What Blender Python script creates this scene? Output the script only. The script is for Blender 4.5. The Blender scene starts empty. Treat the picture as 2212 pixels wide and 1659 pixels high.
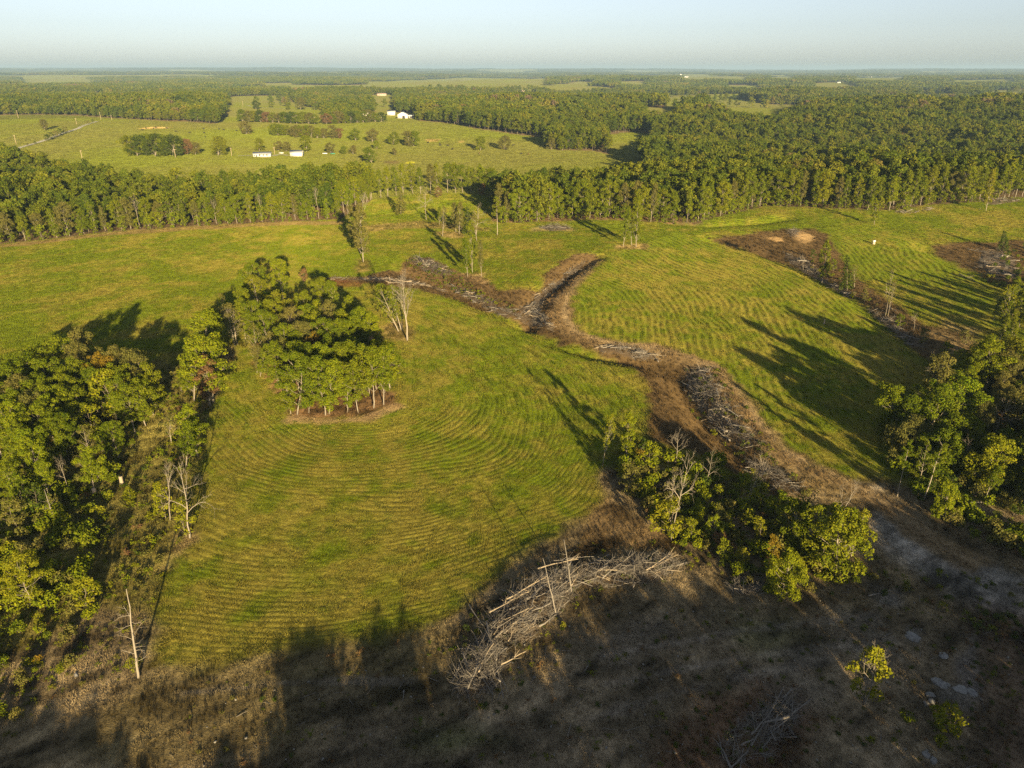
import bpy, math, random
import numpy as np
R = math.radians
scene = bpy.context.scene

# ------------------------------------------------------------------ camera, sky, sun, exposure
CAM_Z, PITCH, FPX, CX, CY = 80.0, R(24.0), 1530.0, 1106.0, 829.5
cam = bpy.data.cameras.new('camera')
cam.sensor_width = 36.0
cam.lens = 36.0 * FPX / 2212.0
cam.clip_start, cam.clip_end = 1.0, 120000.0
camo = bpy.data.objects.new('camera', cam)
scene.collection.objects.link(camo)
camo.location = (0, 0, CAM_Z)
camo.rotation_euler = (R(90) - PITCH, 0, 0)
scene.camera = camo

SUN_EL = R(12.0)
SHADOW_AZ = R(-17.0)                      # shadows run forward and 17 degrees to the left
SH = np.array([math.sin(SHADOW_AZ), math.cos(SHADOW_AZ)])
world = bpy.data.worlds.new('World'); scene.world = world; world.use_nodes = True
wn = world.node_tree.nodes; wl = world.node_tree.links
bg = wn['Background']
sky = wn.new('ShaderNodeTexSky'); sky.sky_type = 'NISHITA'; sky.sun_disc = False
sky.sun_elevation = SUN_EL
SUN_AZ = math.atan2(-SH[0], -SH[1])       # compass angle of the sun, clockwise from +Y
sky.sun_rotation = SUN_AZ
sky.air_density = 0.78; sky.dust_density = 0.9; sky.ozone_density = 2.2; sky.altitude = 300
hz = wn.new('ShaderNodeHueSaturation'); hz.inputs['Saturation'].default_value = 0.5   # a hazy, whitish evening sky all round
wl.new(sky.outputs[0], hz.inputs['Color']); wl.new(hz.outputs[0], bg.inputs[0]); bg.inputs[1].default_value = 0.050
sun = bpy.data.lights.new('sun', 'SUN'); sun.energy = 5.0; sun.angle = R(0.55); sun.color = (1.0, 0.77, 0.41)
suno = bpy.data.objects.new('sun', sun); scene.collection.objects.link(suno)
suno.rotation_euler = (R(90) - SUN_EL, 0, -SHADOW_AZ)   # lamp looks along the shadow direction, 12 degrees down
scene.view_settings.view_transform = 'Standard'; scene.view_settings.look = 'None'
scene.view_settings.gamma = 1.0; scene.view_settings.use_curve_mapping = False
scene.view_settings.exposure = 1.65
scene.cycles.use_denoising = False    # the grain left at full samples is close to the photograph's own
scene.cycles.max_bounces = 5; scene.cycles.diffuse_bounces = 3; scene.cycles.transmission_bounces = 2
scene.cycles.volume_bounces = 0; scene.cycles.transparent_max_bounces = 4
scene.cycles.use_adaptive_sampling = True

COL = bpy.data.collections.new('place'); scene.collection.children.link(COL)
RNG = np.random.default_rng(7)
random.seed(7)

# ------------------------------------------------------------------ noise and terrain heights
def _hash(ix, iy, s):
    h = (ix.astype(np.int64) * 374761393 + iy.astype(np.int64) * 668265263 + s * 982451653) & 0xffffffff
    h = ((h ^ (h >> 13)) * 1274126177) & 0xffffffff
    return ((h ^ (h >> 16)) & 0xffff) / 65535.0
def vnoise(x, y, scale, seed=0):
    x = np.asarray(x, float) / scale; y = np.asarray(y, float) / scale
    ix = np.floor(x); iy = np.floor(y); fx = x - ix; fy = y - iy
    fx = fx * fx * (3 - 2 * fx); fy = fy * fy * (3 - 2 * fy)
    a = _hash(ix, iy, seed); b = _hash(ix + 1, iy, seed); c = _hash(ix, iy + 1, seed); d = _hash(ix + 1, iy + 1, seed)
    return (a * (1 - fx) + b * fx) * (1 - fy) + (c * (1 - fx) + d * fx) * fy
def fbm(x, y, scale, seed=0, octv=3):
    t = 0; w = 0
    for k in range(octv):
        t = t + vnoise(x, y, scale / 2 ** k, seed + 17 * k) * 0.5 ** k; w += 0.5 ** k
    return t / w
def sstep(a, b, x):
    t = np.clip((np.asarray(x, float) - a) / (b - a), 0, 1)
    return t * t * (3 - 2 * t)

def h_base(x, y):
    x = np.asarray(x, float); y = np.asarray(y, float)
    d = np.hypot(x, y)
    z = (fbm(x, y, 60, 3) - 0.5) * 1.3
    z = z + (fbm(x, y, 760, 5, 3) - 0.5) * 38 * sstep(540, 1300, d) + (fbm(x, y, 2100, 6, 2) - 0.5) * 34 * sstep(1500, 3000, d)
    z = z + (fbm(x, y, 4200, 9, 4) - 0.5) * 70 * sstep(2200, 7000, d)
    z = z + 62 * sstep(9000, 20000, d) * (0.7 + 1.3 * (fbm(x, y, 5200, 21, 3) - 0.5)) * (1 + 0.7 * sstep(1000, 9000, -x))
    z = z + 26 * np.exp(-(((x - 760) / 380) ** 2 + ((y - 1220) / 300) ** 2)) + 12 * np.exp(-(((x + 650) / 400) ** 2 + ((y - 1500) / 260) ** 2)) + 10 * np.exp(-(((x - 120) / 300) ** 2 + ((y - 1500) / 200) ** 2))
    # the knoll that carries the right hand fields
    z = z + 9.5 * np.exp(-(((x - 260) / 150) ** 2 + ((y - 440) / 90) ** 2))
    z = z - 10.0 * np.exp(-(((x - 330) / 260) ** 2 + ((y - 780) / 130) ** 2))
    return z
def seg_dist(x, y, pts):
    """distance to a polyline"""
    d = np.full(np.shape(x), 1e9)
    for (ax, ay), (bx, by) in zip(pts[:-1], pts[1:]):
        vx, vy = bx - ax, by - ay
        t = np.clip(((x - ax) * vx + (y - ay) * vy) / (vx * vx + vy * vy + 1e-9), 0, 1)
        d = np.minimum(d, np.hypot(x - ax - t * vx, y - ay - t * vy))
    return d
def inside(x, y, poly):
    c = np.zeros(np.shape(x), bool)
    n = len(poly); j = n - 1
    for i in range(n):
        xi, yi = poly[i]; xj, yj = poly[j]
        if yi != yj:
            c ^= ((yi > y) != (yj > y)) & (x < (xj - xi) * (y - yi) / (yj - yi) + xi)
        j = i
    return c
def sdist(x, y, poly):
    """signed distance, negative inside"""
    d = seg_dist(x, y, list(poly) + [poly[0]])
    return np.where(inside(x, y, poly), -d, d)

def ray(px, py):
    u = (px - CX) / FPX; v = (py - CY) / FPX
    return u, math.cos(PITCH) - v * math.sin(PITCH), -(math.sin(PITCH) + v * math.cos(PITCH))
_TT = np.concatenate([np.linspace(40, 700, 500), np.geomspace(702, 30000, 700)])
def cast(px, py, hf, up=0.0):
    u, f, dz = ray(px, py)
    t = _TT / f
    g = CAM_Z + dz * t - hf(u * t, f * t) - up
    k = np.argmax(g < 0)
    if g[k] >= 0: k = len(t) - 1
    k = max(k, 1)
    a, b = g[k - 1], g[k]
    s = t[k - 1] + (t[k] - t[k - 1]) * (a / (a - b) if a > b else 0)
    return np.array([u * s, f * s])
GUL = [  # gully centre lines traced on the ground, with depth and half width in metres
    ([(880,585),(960,615),(1040,655),(1130,692),(1210,737),(1300,764),(1400,780),(1470,805),(1500,860),(1540,920),(1600,985),(1690,1050),(1760,1090)], 3.0, 4.8),
    ([(1285,553),(1220,595),(1165,640),(1140,690)], 2.8, 4.8),
    ([(1540,517),(1640,540),(1740,580),(1850,642),(1930,702),(2010,762),(2060,800)], 2.6, 5.2),
    ([(2000,535),(2090,575),(2160,610),(2230,640)], 2.0, 6.0),
    ([(1450,478),(1540,484),(1640,478),(1700,470)], 2.6, 5.0),
]
GULW = [(np.array([cast(a, b, h_base) for a, b in pl]), d, w) for pl, d, w in GUL]
def terrain(x, y):
    x = np.asarray(x, float); y = np.asarray(y, float)
    z = h_base(x, y)
    for pl, dep, w in GULW:
        m = (x > pl[:, 0].min() - 30) & (x < pl[:, 0].max() + 30) & (y > pl[:, 1].min() - 30) & (y < pl[:, 1].max() + 30)
        if np.any(m):
            xs = x[m] if x.shape else x; ys = y[m] if y.shape else y
            q = seg_dist(xs, ys, pl)
            c = -dep * np.exp(-(q / w) ** 2)
            if x.shape: z[m] += c
            else: z = z + c
    return z
def G(px, py):            # ground point seen at a pixel of the 2212 x 1659 picture
    return cast(px, py, terrain)
def T(px, py, h):         # point of the ground under a crown top of height h seen at that pixel
    return cast(px, py, terrain, h)
def GP(pts):
    return np.array([T(p[0], p[1], p[2]) if len(p) > 2 else G(*p) for p in pts])
def Z(x, y):
    return float(terrain(np.array([x]), np.array([y]))[0])

# ------------------------------------------------------------------ mesh helpers
def fast_mesh(name, V, Q, mats, mi=None, smooth=False, attrs=None):
    V = np.ascontiguousarray(V, np.float32); Q = np.ascontiguousarray(Q, np.int32)
    me = bpy.data.meshes.new(name)
    k = Q.shape[1]
    me.vertices.add(len(V)); me.vertices.foreach_set('co', V.ravel())
    me.loops.add(Q.size); me.loops.foreach_set('vertex_index', Q.ravel())
    me.polygons.add(len(Q)); me.polygons.foreach_set('loop_start', np.arange(0, Q.size, k, dtype=np.int32))
    if mi is not None: me.polygons.foreach_set('material_index', np.ascontiguousarray(mi, np.int32))
    if smooth: me.polygons.foreach_set('use_smooth', np.ones(len(Q), bool))
    for m in mats: me.materials.append(m)
    for an, (ty, arr) in (attrs or {}).items():
        a = me.attributes.new(an, ty, 'POINT')
        a.data.foreach_set('color' if ty == 'FLOAT_COLOR' else 'value', np.ascontiguousarray(arr, np.float32).ravel())
    me.update(calc_edges=True); me.validate()
    return me
class MB:
    """collects quads"""
    def __init__(s): s.V = []; s.Q = []; s.M = []; s.n = 0
    def add(s, V, Q, m=0):
        V = np.asarray(V, float); Q = np.asarray(Q, int)
        s.V.append(V); s.Q.append(Q + s.n); s.M.append(np.full(len(Q), m)); s.n += len(V)
    def tube(s, P, rad, sides=5, m=0, cap=True):
        P = np.asarray(P, float); n = len(P)
        tan = np.gradient(P, axis=0); tan /= np.linalg.norm(tan, axis=1)[:, None] + 1e-9
        ref = np.array([0, 0, 1.0]) if abs(tan[0][2]) < 0.8 else np.array([1.0, 0, 0])
        a = np.cross(tan, ref); a /= np.linalg.norm(a, axis=1)[:, None] + 1e-9
        b = np.cross(tan, a)
        th = np.linspace(0, 2 * math.pi, sides, endpoint=False)
        ring = P[:, None, :] + (np.cos(th)[None, :, None] * a[:, None, :] + np.sin(th)[None, :, None] * b[:, None, :]) * np.asarray(rad)[:, None, None]
        i = np.arange(n - 1)[:, None] * sides; j = np.arange(sides)[None, :]; j2 = (j + 1) % sides
        Q = np.stack([i + j, i + j2, i + sides + j2, i + sides + j], -1).reshape(-1, 4)
        if cap and sides == 6:
            e = (n - 1) * sides
            Q = np.vstack([Q, [[0, 3, 2, 1], [0, 5, 4, 3], [e, e + 1, e + 2, e + 3], [e, e + 3, e + 4, e + 5]]])
        elif cap and sides == 4:
            e = (n - 1) * sides
            Q = np.vstack([Q, [[0, 3, 2, 1], [e, e + 1, e + 2, e + 3]]])
        s.add(ring.reshape(-1, 3), Q, m)
    def box(s, c, size, m=0, rz=0.0):
        hx, hy, hz = np.array(size) / 2.0
        V = np.array([[-hx,-hy,-hz],[hx,-hy,-hz],[hx,hy,-hz],[-hx,hy,-hz],[-hx,-hy,hz],[hx,-hy,hz],[hx,hy,hz],[-hx,hy,hz]])
        if rz:
            cs, sn = math.cos(rz), math.sin(rz)
            V = np.stack([V[:, 0] * cs - V[:, 1] * sn, V[:, 0] * sn + V[:, 1] * cs, V[:, 2]], 1)
        s.add(V + np.array(c), [[0,3,2,1],[4,5,6,7],[0,1,5,4],[1,2,6,5],[2,3,7,6],[3,0,4,7]], m)
    def quads(s, C, A, B, m=0):
        """independent quads: centres C, half axes A and B"""
        n = len(C)
        V = np.stack([C - A - B, C + A - B, C + A + B, C - A + B], 1).reshape(-1, 3)
        s.add(V, np.arange(4 * n).reshape(-1, 4), m)
    def mesh(s, name, mats, smooth=False, attrs=None):
        return fast_mesh(name, np.vstack(s.V), np.vstack(s.Q), mats, np.concatenate(s.M), smooth, attrs)
def new(name, me, parent=None, loc=None, rot=None, scl=None):
    o = bpy.data.objects.new(name, me); COL.objects.link(o)
    if parent is not None: o.parent = parent
    if loc is not None: o.location = loc
    if rot is not None: o.rotation_euler = rot
    if scl is not None: o.scale = scl
    return o
def tag(o, label=None, cat=None, group=None, kind=None):
    if label: o['label'] = label
    if cat: o['category'] = cat
    if group: o['group'] = group
    if kind: o['kind'] = kind
    return o
def empty(name, loc=(0, 0, 0), rz=0.0):
    o = bpy.data.objects.new(name, None); COL.objects.link(o); o.location = loc; o.rotation_euler = (0, 0, rz)
    o.empty_display_size = 0.2
    return o

# ------------------------------------------------------------------ materials
def mat_new(name):
    m = bpy.data.materials.new(name); m.use_nodes = True
    nt = m.node_tree; nt.nodes.clear()
    return m, nt, nt.nodes, nt.links
def mixc(N, L, a, b, fac, mode='MIX'):
    n = N.new('ShaderNodeMix'); n.data_type = 'RGBA'; n.blend_type = mode
    for s, v in ((n.inputs[0], fac), (n.inputs[6], a), (n.inputs[7], b)):
        if hasattr(v, 'links') or hasattr(v, 'is_linked'): L.new(v, s)
        else: s.default_value = v if not isinstance(v, tuple) else (*v, 1.0)[:4]
    return n.outputs[2]
def mth(N, L, op, a, b=None, c=None, clamp=False):
    n = N.new('ShaderNodeMath'); n.operation = op; n.use_clamp = clamp
    for s, v in zip(n.inputs, (a, b, c)):
        if v is None: continue
        if hasattr(v, 'is_linked'): L.new(v, s)
        else: s.default_value = v
    return n.outputs[0]
def ramp(N, L, fac, stops):
    n = N.new('ShaderNodeValToRGB'); L.new(fac, n.inputs[0])
    e = n.color_ramp.elements
    while len(e) < len(stops): e.new(0.5)
    for el, (p, c) in zip(e, stops): el.position = p; el.color = (*c, 1)
    return n.outputs[0]
def noise(N, L, vec, scale, detail=3.0, rough=0.55):
    n = N.new('ShaderNodeTexNoise'); n.inputs['Scale'].default_value = scale; n.inputs['Detail'].default_value = detail; n.inputs['Roughness'].default_value = rough
    L.new(vec, n.inputs['Vector']); return n.outputs[0]
def leaf_mat(name, stops, trans=0.22):
    """foliage: every tree takes its own tone, every leaf spray a little of its own"""
    m, nt, N, L = mat_new(name)
    oi = N.new('ShaderNodeObjectInfo')
    stand = noise(N, L, oi.outputs['Location'], 0.011, 2)          # stands of one kind of tree
    c = ramp(N, L, mth(N, L, 'ADD', mth(N, L, 'MULTIPLY', oi.outputs['Random'], .62), mth(N, L, 'MULTIPLY_ADD', stand, 1.5, -.56), clamp=True), stops)
    at = N.new('ShaderNodeAttribute'); at.attribute_name = 'lv'
    hsv = N.new('ShaderNodeHueSaturation')
    L.new(mth(N, L, 'MULTIPLY_ADD', at.outputs['Fac'], -0.05, 0.525), hsv.inputs['Hue'])
    L.new(mth(N, L, 'MULTIPLY_ADD', at.outputs['Fac'], 0.75, 0.62), hsv.inputs['Value'])
    L.new(c, hsv.inputs['Color'])
    d = N.new('ShaderNodeBsdfDiffuse'); t = N.new('ShaderNodeBsdfTranslucent'); mx = N.new('ShaderNodeMixShader')
    L.new(hsv.outputs[0], d.inputs[0]); L.new(hsv.outputs[0], t.inputs[0])
    mx.inputs[0].default_value = trans; L.new(d.outputs[0], mx.inputs[1]); L.new(t.outputs[0], mx.inputs[2])
    o = N.new('ShaderNodeOutputMaterial'); L.new(mx.outputs[0], o.inputs[0])
    return m
def bark_mat(name, c1, c2, scale=1.5):
    m, nt, N, L = mat_new(name)
    g = N.new('ShaderNodeNewGeometry')
    mp = N.new('ShaderNodeMapping'); mp.inputs['Scale'].default_value = (1, 1, 0.25); L.new(g.outputs['Position'], mp.inputs[0])
    n = noise(N, L, mp.outputs[0], scale * 4, 4)
    oi = N.new('ShaderNodeObjectInfo')
    c = mixc(N, L, c1, c2, n)
    c = mixc(N, L, c, (0.55, 0.55, 0.55), mth(N, L, 'MULTIPLY', oi.outputs['Random'], 0.55), 'MULTIPLY')
    b = N.new('ShaderNodeBsdfPrincipled'); L.new(c, b.inputs['Base Color']); b.inputs['Roughness'].default_value = 0.9
    bp = N.new('ShaderNodeBump'); bp.inputs['Strength'].default_value = 0.5; bp.inputs['Distance'].default_value = 0.05
    L.new(n, bp.inputs['Height']); L.new(bp.outputs[0], b.inputs['Normal'])
    o = N.new('ShaderNodeOutputMaterial'); L.new(b.outputs[0], o.inputs[0])
    return m
def plain_mat(name, col, rough=0.7, var=0.25, scale=2.0, metal=0.0):
    m, nt, N, L = mat_new(name)
    g = N.new('ShaderNodeNewGeometry')
    n = noise(N, L, g.outputs['Position'], scale, 4)
    c = mixc(N, L, tuple(v * (1 - var) for v in col), tuple(min(1, v * (1 + var)) for v in col), n)
    b = N.new('ShaderNodeBsdfPrincipled'); L.new(c, b.inputs['Base Color']); b.inputs['Roughness'].default_value = rough; b.inputs['Metallic'].default_value = metal
    o = N.new('ShaderNodeOutputMaterial'); L.new(b.outputs[0], o.inputs[0])
    return m
M = {}
M['leaf_green'] = leaf_mat('leaf_green', [(0.0, (.078, .108, .007)), (0.35, (.100, .128, .008)), (0.7, (.122, .140, .009)), (1.0, (.138, .138, .013))])
M['leaf_bright'] = leaf_mat('leaf_bright', [(0.0, (.115, .155, .008)), (1.0, (.152, .166, .009))])
M['leaf_yellow'] = leaf_mat('leaf_yellow', [(0.0, (.138, .158, .009)), (1.0, (.168, .166, .011))])
M['leaf_olive'] = leaf_mat('leaf_olive', [(0.0, (.105, .108, .026)), (1.0, (.128, .116, .030))])
M['leaf_orange'] = leaf_mat('leaf_orange', [(0.0, (.165, .115, .014)), (1.0, (.180, .130, .014))])
M['leaf_rust'] = leaf_mat('leaf_rust', [(0.0, (.135, .080, .036)), (1.0, (.150, .098, .045))])
M['leaf_dark'] = leaf_mat('leaf_dark', [(0.0, (.044, .068, .010)), (1.0, (.060, .080, .012))])
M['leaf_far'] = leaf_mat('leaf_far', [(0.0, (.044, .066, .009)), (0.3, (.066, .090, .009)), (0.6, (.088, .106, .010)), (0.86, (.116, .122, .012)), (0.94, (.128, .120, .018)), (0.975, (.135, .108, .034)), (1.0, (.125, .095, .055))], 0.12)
M['bark'] = bark_mat('bark', (.20, .17, .13), (.11, .09, .07))
M['bark_pale'] = bark_mat('bark_pale', (.33, .29, .235), (.18, .155, .12))
M['wood_grey'] = bark_mat('wood_grey', (.26, .235, .205), (.13, .115, .10), 2.0)
M['wood_fresh'] = bark_mat('wood_fresh', (.40, .33, .24), (.24, .19, .13), 2.0)
# ------------------------------------------------------------------ tree shapes (unit: metres, scaled per copy)
def rdir(rng, n):
    v = rng.normal(size=(n, 3)); return v / (np.linalg.norm(v, axis=1)[:, None] + 1e-9)
def leaf_quads(mb, rng, centres, radii, per, leaf, flat=0.75, m=0, lv=None, lo=-0.35):
    """sprays of leaf-sized faces on the shells of many small clusters; returns per-vertex tone"""
    tone = []
    for c, r in zip(centres, radii):
        n = max(6, int(per * (r / 1.1) ** 2))
        d = rdir(rng, n); d = d[d[:, 2] > lo - rng.random(len(d)) * 0.5]
        n = len(d)
        rr = r * (0.62 + 0.42 * rng.random(n) ** 0.6)
        C = c + d * rr[:, None] * np.array([1, 1, flat])
        nor = d + rdir(rng, n) * 0.75; nor /= np.linalg.norm(nor, axis=1)[:, None] + 1e-9
        A = np.cross(nor, rdir(rng, n)); A /= np.linalg.norm(A, axis=1)[:, None] + 1e-9
        B = np.cross(nor, A)
        s = leaf * (0.55 + 0.75 * rng.random(n))
        mb.quads(C, A * s[:, None] * 0.5, B * (s * (0.45 + 0.3 * rng.random(n)))[:, None] * 0.5, m)
        t = np.clip(rng.normal(0.5, 0.2, n) + rng.normal(0, 0.1), 0, 1)
        tone.append(np.repeat(t, 4))
    return np.concatenate(tone)
def wavy(p0, p1, rng, n, wob):
    t = np.linspace(0, 1, n)[:, None]
    P = np.asarray(p0) * (1 - t) + np.asarray(p1) * t
    k = np.cumsum(rng.normal(0, wob, (n, 3)), axis=0); k -= t * k[-1]
    k[0] = 0
    return P + k
def make_oak(seed, H=16.0, W=8.0, base=0.30, per=95, leaf=0.34, nlimb=20, crad=1.05, gap=0.0, sides=6, trunk_r=0.15, top=1.0):
    """a broadleaf tree: (trunk with limbs, crown)"""
    rng = np.random.default_rng(seed)
    tm, lm = MB(), MB()
    n = 9
    lean = rng.normal(0, 0.03 * H, 2)
    tp = wavy((0, 0, -0.3), (lean[0], lean[1], H * .88), rng, n, 0.10)
    tz = np.linspace(0, 1, n)
    tm.tube(tp, trunk_r * (0.35 * (1 - tz) ** 4 + 1.0 - 0.88 * tz), sides)
    cen, rad = [], []
    for k in range(nlimb):
        g = (k + rng.random()) / nlimb
        f = base + (0.93 - base) * g                                         # height of the limb's tip
        env = W / 2 * math.sqrt(max(0.08, 1 - ((g - 0.42) / 0.66) ** 2)) * (0.8 + 0.4 * rng.random())
        a = k * 2.399 + rng.normal(0, 0.5)
        rr = max(0.2, env - crad * .55) * (0.45 + 0.55 * math.sqrt(rng.random()))
        tip = np.array([lean[0] * f + math.cos(a) * rr, lean[1] * f + math.sin(a) * rr, H * f])
        s0 = max(base * 0.7, f - 0.10 - 0.14 * rng.random()) / 0.88
        st = np.array([np.interp(s0, tz, tp[:, i]) for i in range(3)])
        mid = (st + tip) / 2 + np.array([0, 0, -0.03 * H * rng.random()])
        lp = np.vstack([wavy(st, mid, rng, 3, 0.06), wavy(mid, tip, rng, 3, 0.08)[1:]])
        tm.tube(lp, np.linspace(trunk_r * (0.5 - 0.38 * min(1, s0)), 0.02, len(lp)), 4, cap=False)
        nc = rng.integers(3, 6)
        for q in range(nc):
            if rng.random() < gap: continue
            off = rdir(rng, 1)[0] * np.array([1.2, 1.2, 1.0]) * crad * (0.3 + 0.9 * rng.random()) * min(1.2, W / 8 + .2)
            c = tip + off; c[2] = min(c[2], H - crad * 0.5)
            cen.append(c); rad.append(crad * (0.5 + 0.55 * rng.random()))
            if q < 2 and sides > 5:
                tm.tube(wavy(lp[-2], c, rng, 3, 0.05), [0.03, 0.02, 0.01], 3, cap=False)
    for q in range(5):                                                       # the top of the crown
        c = np.array([lean[0], lean[1], H * top - crad * (0.6 + 0.45 * q)]) + rng.normal(0, 0.6, 3) * np.array([1, 1, .3]) * (W / 8)
        cen.append(c); rad.append(crad * (0.6 + 0.4 * rng.random()))
    lv = leaf_quads(lm, rng, cen, rad, per, leaf, 0.9)
    return tm, lm, lv
def make_pine(seed, H=18.0):
    rng = np.random.default_rng(seed)
    tm, lm = MB(), MB()
    tp = wavy((0, 0, -0.3), (rng.normal(0, .3), rng.normal(0, .3), H * 0.97), rng, 9, 0.06)
    tz = np.linspace(0, 1, 9)
    tm.tube(tp, 0.21 * (1 - 0.88 * tz), 6)
    cen, rad = [], []
    for k in range(20):
        f = 0.50 + 0.47 * k / 20 + rng.normal(0, .01)
        L = 3.0 * (1.08 - f) / 0.5 * (0.6 + 0.5 * rng.random())
        a = rng.random() * 6.283
        st = np.array([np.interp(f / .97, tz, tp[:, i]) for i in range(3)])
        tip = st + np.array([math.cos(a) * L, math.sin(a) * L, 0.25 * L])
        tm.tube(wavy(st, tip, rng, 4, 0.05), np.linspace(.06, .015, 4), 4, cap=False)
        for q in np.linspace(0.45, 1.0, 3):
            cen.append(st + (tip - st) * q + np.array([0, 0, .15])); rad.append(0.55 + 0.25 * rng.random())
    lv = leaf_quads(lm, rng, cen, rad, 130, 0.26, 0.5, lo=-1)
    return tm, lm, lv
def make_cedar(seed, H=8.0, W=3.2):
    rng = np.random.default_rng(seed)
    tm, lm = MB(), MB()
    tm.tube(wavy((0, 0, -.3), (0, 0, H * .95), rng, 5, .03), [.13, .11, .08, .05, .02], 6)
    cen, rad = [], []
    for k in range(46):
        f = 0.08 + 0.90 * k / 46
        r = W / 2 * (1.02 - f) ** 0.75 * (0.55 + 0.5 * rng.random()); a = k * 2.399 + rng.normal(0, .3)
        cen.append(np.array([math.cos(a) * r, math.sin(a) * r, H * f])); rad.append(0.30 + 0.35 * (1 - f))
    lv = leaf_quads(lm, rng, cen, rad, 170, 0.24, 1.1, lo=-1)
    return tm, lm, lv
def make_shrub(seed, H=3.0, W=3.0):
    rng = np.random.default_rng(seed)
    tm, lm = MB(), MB()
    cen, rad = [], []
    for k in range(11):
        a = rng.random() * 6.283; r = W / 2 * math.sqrt(rng.random()) * 0.85; z = H * (0.28 + 0.58 * rng.random() * (1 - 0.4 * r / (W / 2)))
        c = np.array([math.cos(a) * r, math.sin(a) * r, z])
        cen.append(c); rad.append(0.45 + 0.3 * rng.random())
        tm.tube(wavy((rng.normal(0, .08), rng.normal(0, .08), -0.1), c, rng, 4, .05), [.045, .035, .025, .012], 4, cap=False)
    lv = leaf_quads(lm, rng, cen, rad, 130, 0.28, 0.9, lo=-1)
    return tm, lm, lv
def grow(mb, rng, p, d, L, r, depth, sides, up=0.15, spread=0.75, kids=(2, 4), minr=0.012, tips=None):
    n = 4
    P = [np.array(p)]; dd = np.array(d, float)
    for k in range(n - 1):
        dd = dd + rng.normal(0, 0.16, 3) + np.array([0, 0, up * 0.25]); dd /= np.linalg.norm(dd)
        P.append(P[-1] + dd * L / (n - 1))
    P = np.array(P)
    mb.tube(P, np.linspace(r, max(minr, r * 0.5), n), sides, cap=False)
    if tips is not None and depth <= 1: tips.append(P[-1])
    if depth == 0: return
    for k in range(rng.integers(*kids)):
        t = 0.35 + 0.65 * rng.random(); i = min(n - 2, int(t * (n - 1))); q = P[i] + (P[i + 1] - P[i]) * (t * (n - 1) - i)
        e = rng.normal(size=3); e -= dd * e.dot(dd); e /= np.linalg.norm(e) + 1e-9
        nd = dd * (1 - 0.4 * spread) + e * spread * (0.6 + 0.5 * rng.random()) + np.array([0, 0, up]); nd /= np.linalg.norm(nd)
        grow(mb, rng, q, nd, L * (0.5 + 0.3 * rng.random()), max(minr, r * (0.42 + 0.15 * rng.random())), depth - 1, max(3, sides - 1), up, spread, kids, minr, tips)
def make_bare(seed, H=14.0, r=0.2, fork=0.45, spread=0.6, nb=9, depth=2, up=0.35):
    """a leafless tree; returns trunk, limbs and twig tips"""
    rng = np.random.default_rng(seed)
    tm, bm = MB(), MB(); tips = []
    n = 10
    tp = wavy((0, 0, -0.3), (rng.normal(0, .5), rng.normal(0, .5), H * 0.98), rng, n, 0.13)
    tz = np.linspace(0, 1, n)
    tm.tube(tp, r * (1.15 - 1.05 * tz), 6)
    for k in range(nb):
        f = fork + (0.95 - fork) * (k + rng.random() * .7) / nb
        st = np.array([np.interp(f / .98, tz, tp[:, i]) for i in range(3)])
        a = k * 2.399 + rng.normal(0, .4)
        d = np.array([math.cos(a) * spread, math.sin(a) * spread, 0.35 + up]); d /= np.linalg.norm(d)
        grow(bm, rng, st, d, H * (0.30 * (1.15 - f) + 0.06), r * (0.75 - 0.6 * f), depth, 4, up * 0.5, 0.7, (2, 5), 0.014, tips)
    return tm, bm, tips
def make_snag(seed, H=13.0, r=0.2):
    """a dead pole with short broken side branches"""
    rng = np.random.default_rng(seed)
    tm, bm = MB(), MB()
    n = 12; tp = wavy((0, 0, -0.3), (rng.normal(0, .3), rng.normal(0, .3), H), rng, n, 0.06); tz = np.linspace(0, 1, n)
    tm.tube(tp, r * (1.1 - 0.85 * tz), 6)
    for k in range(14):
        f = 0.22 + 0.55 * k / 14
        st = np.array([np.interp(f, tz, tp[:, i]) for i in range(3)]); a = rng.random() * 6.283
        grow(bm, rng, st, (math.cos(a), math.sin(a), 0.25), 1.2 + 1.6 * rng.random(), .045, 1, 4, .1, .7, (1, 4), .012)
    return tm, bm, []

OAK = []          # (trunk mesh, crown mesh, height, crown width) of the near broadleaf trees
def register(lst, tm, lm, lv, H, W, leafm, barkm, tag_):
    t = tm.mesh('trunk_%s_%d' % (tag_, len(lst)), [barkm], smooth=True)
    c = lm.mesh('crown_%s_%d' % (tag_, len(lst)), [leafm], attrs={'lv': ('FLOAT', lv)})
    lst.append((t, c, H, W))
for k in range(8):
    H, W = 16.0, (8.5, 7.5, 9.0, 7.0, 8.0, 9.5, 6.5, 8.0)[k]
    register(OAK, *make_oak(100 + k, H, W, (0.30, .36, .27, .40, .32, .25, .42, .22)[k], 175, 0.27, (22, 18, 23, 17, 20, 24, 16, 22)[k], 1.12), H, W, M['leaf_green'], M['bark_pale'], 'broad')
SLIM = []         # forest-edge trees: tall, narrow, leafy far down the stem
for k in range(5):
    register(SLIM, *make_oak(140 + k, 18.0, (5.0, 4.2, 5.6, 4.6, 5.2)[k], (.20, .26, .16, .30, .22)[k], 150, 0.28, 22, .95, 0.04), 18.0, 5.0, M['leaf_green'], M['bark_pale'], 'slim')
ROUND = []        # open-grown trees, leafy almost to the ground
for k in range(4):
    register(ROUND, *make_oak(155 + k, 13.0, (10.5, 9.5, 11.0, 9.0)[k], (.13, .16, .11, .18)[k], 120, .33, 26, 1.3, 0.0, trunk_r=.22), 13.0, 10.0, M['leaf_green'], M['bark_pale'], 'round')
SPARSE = []       # thin crowns with the limbs showing
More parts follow.
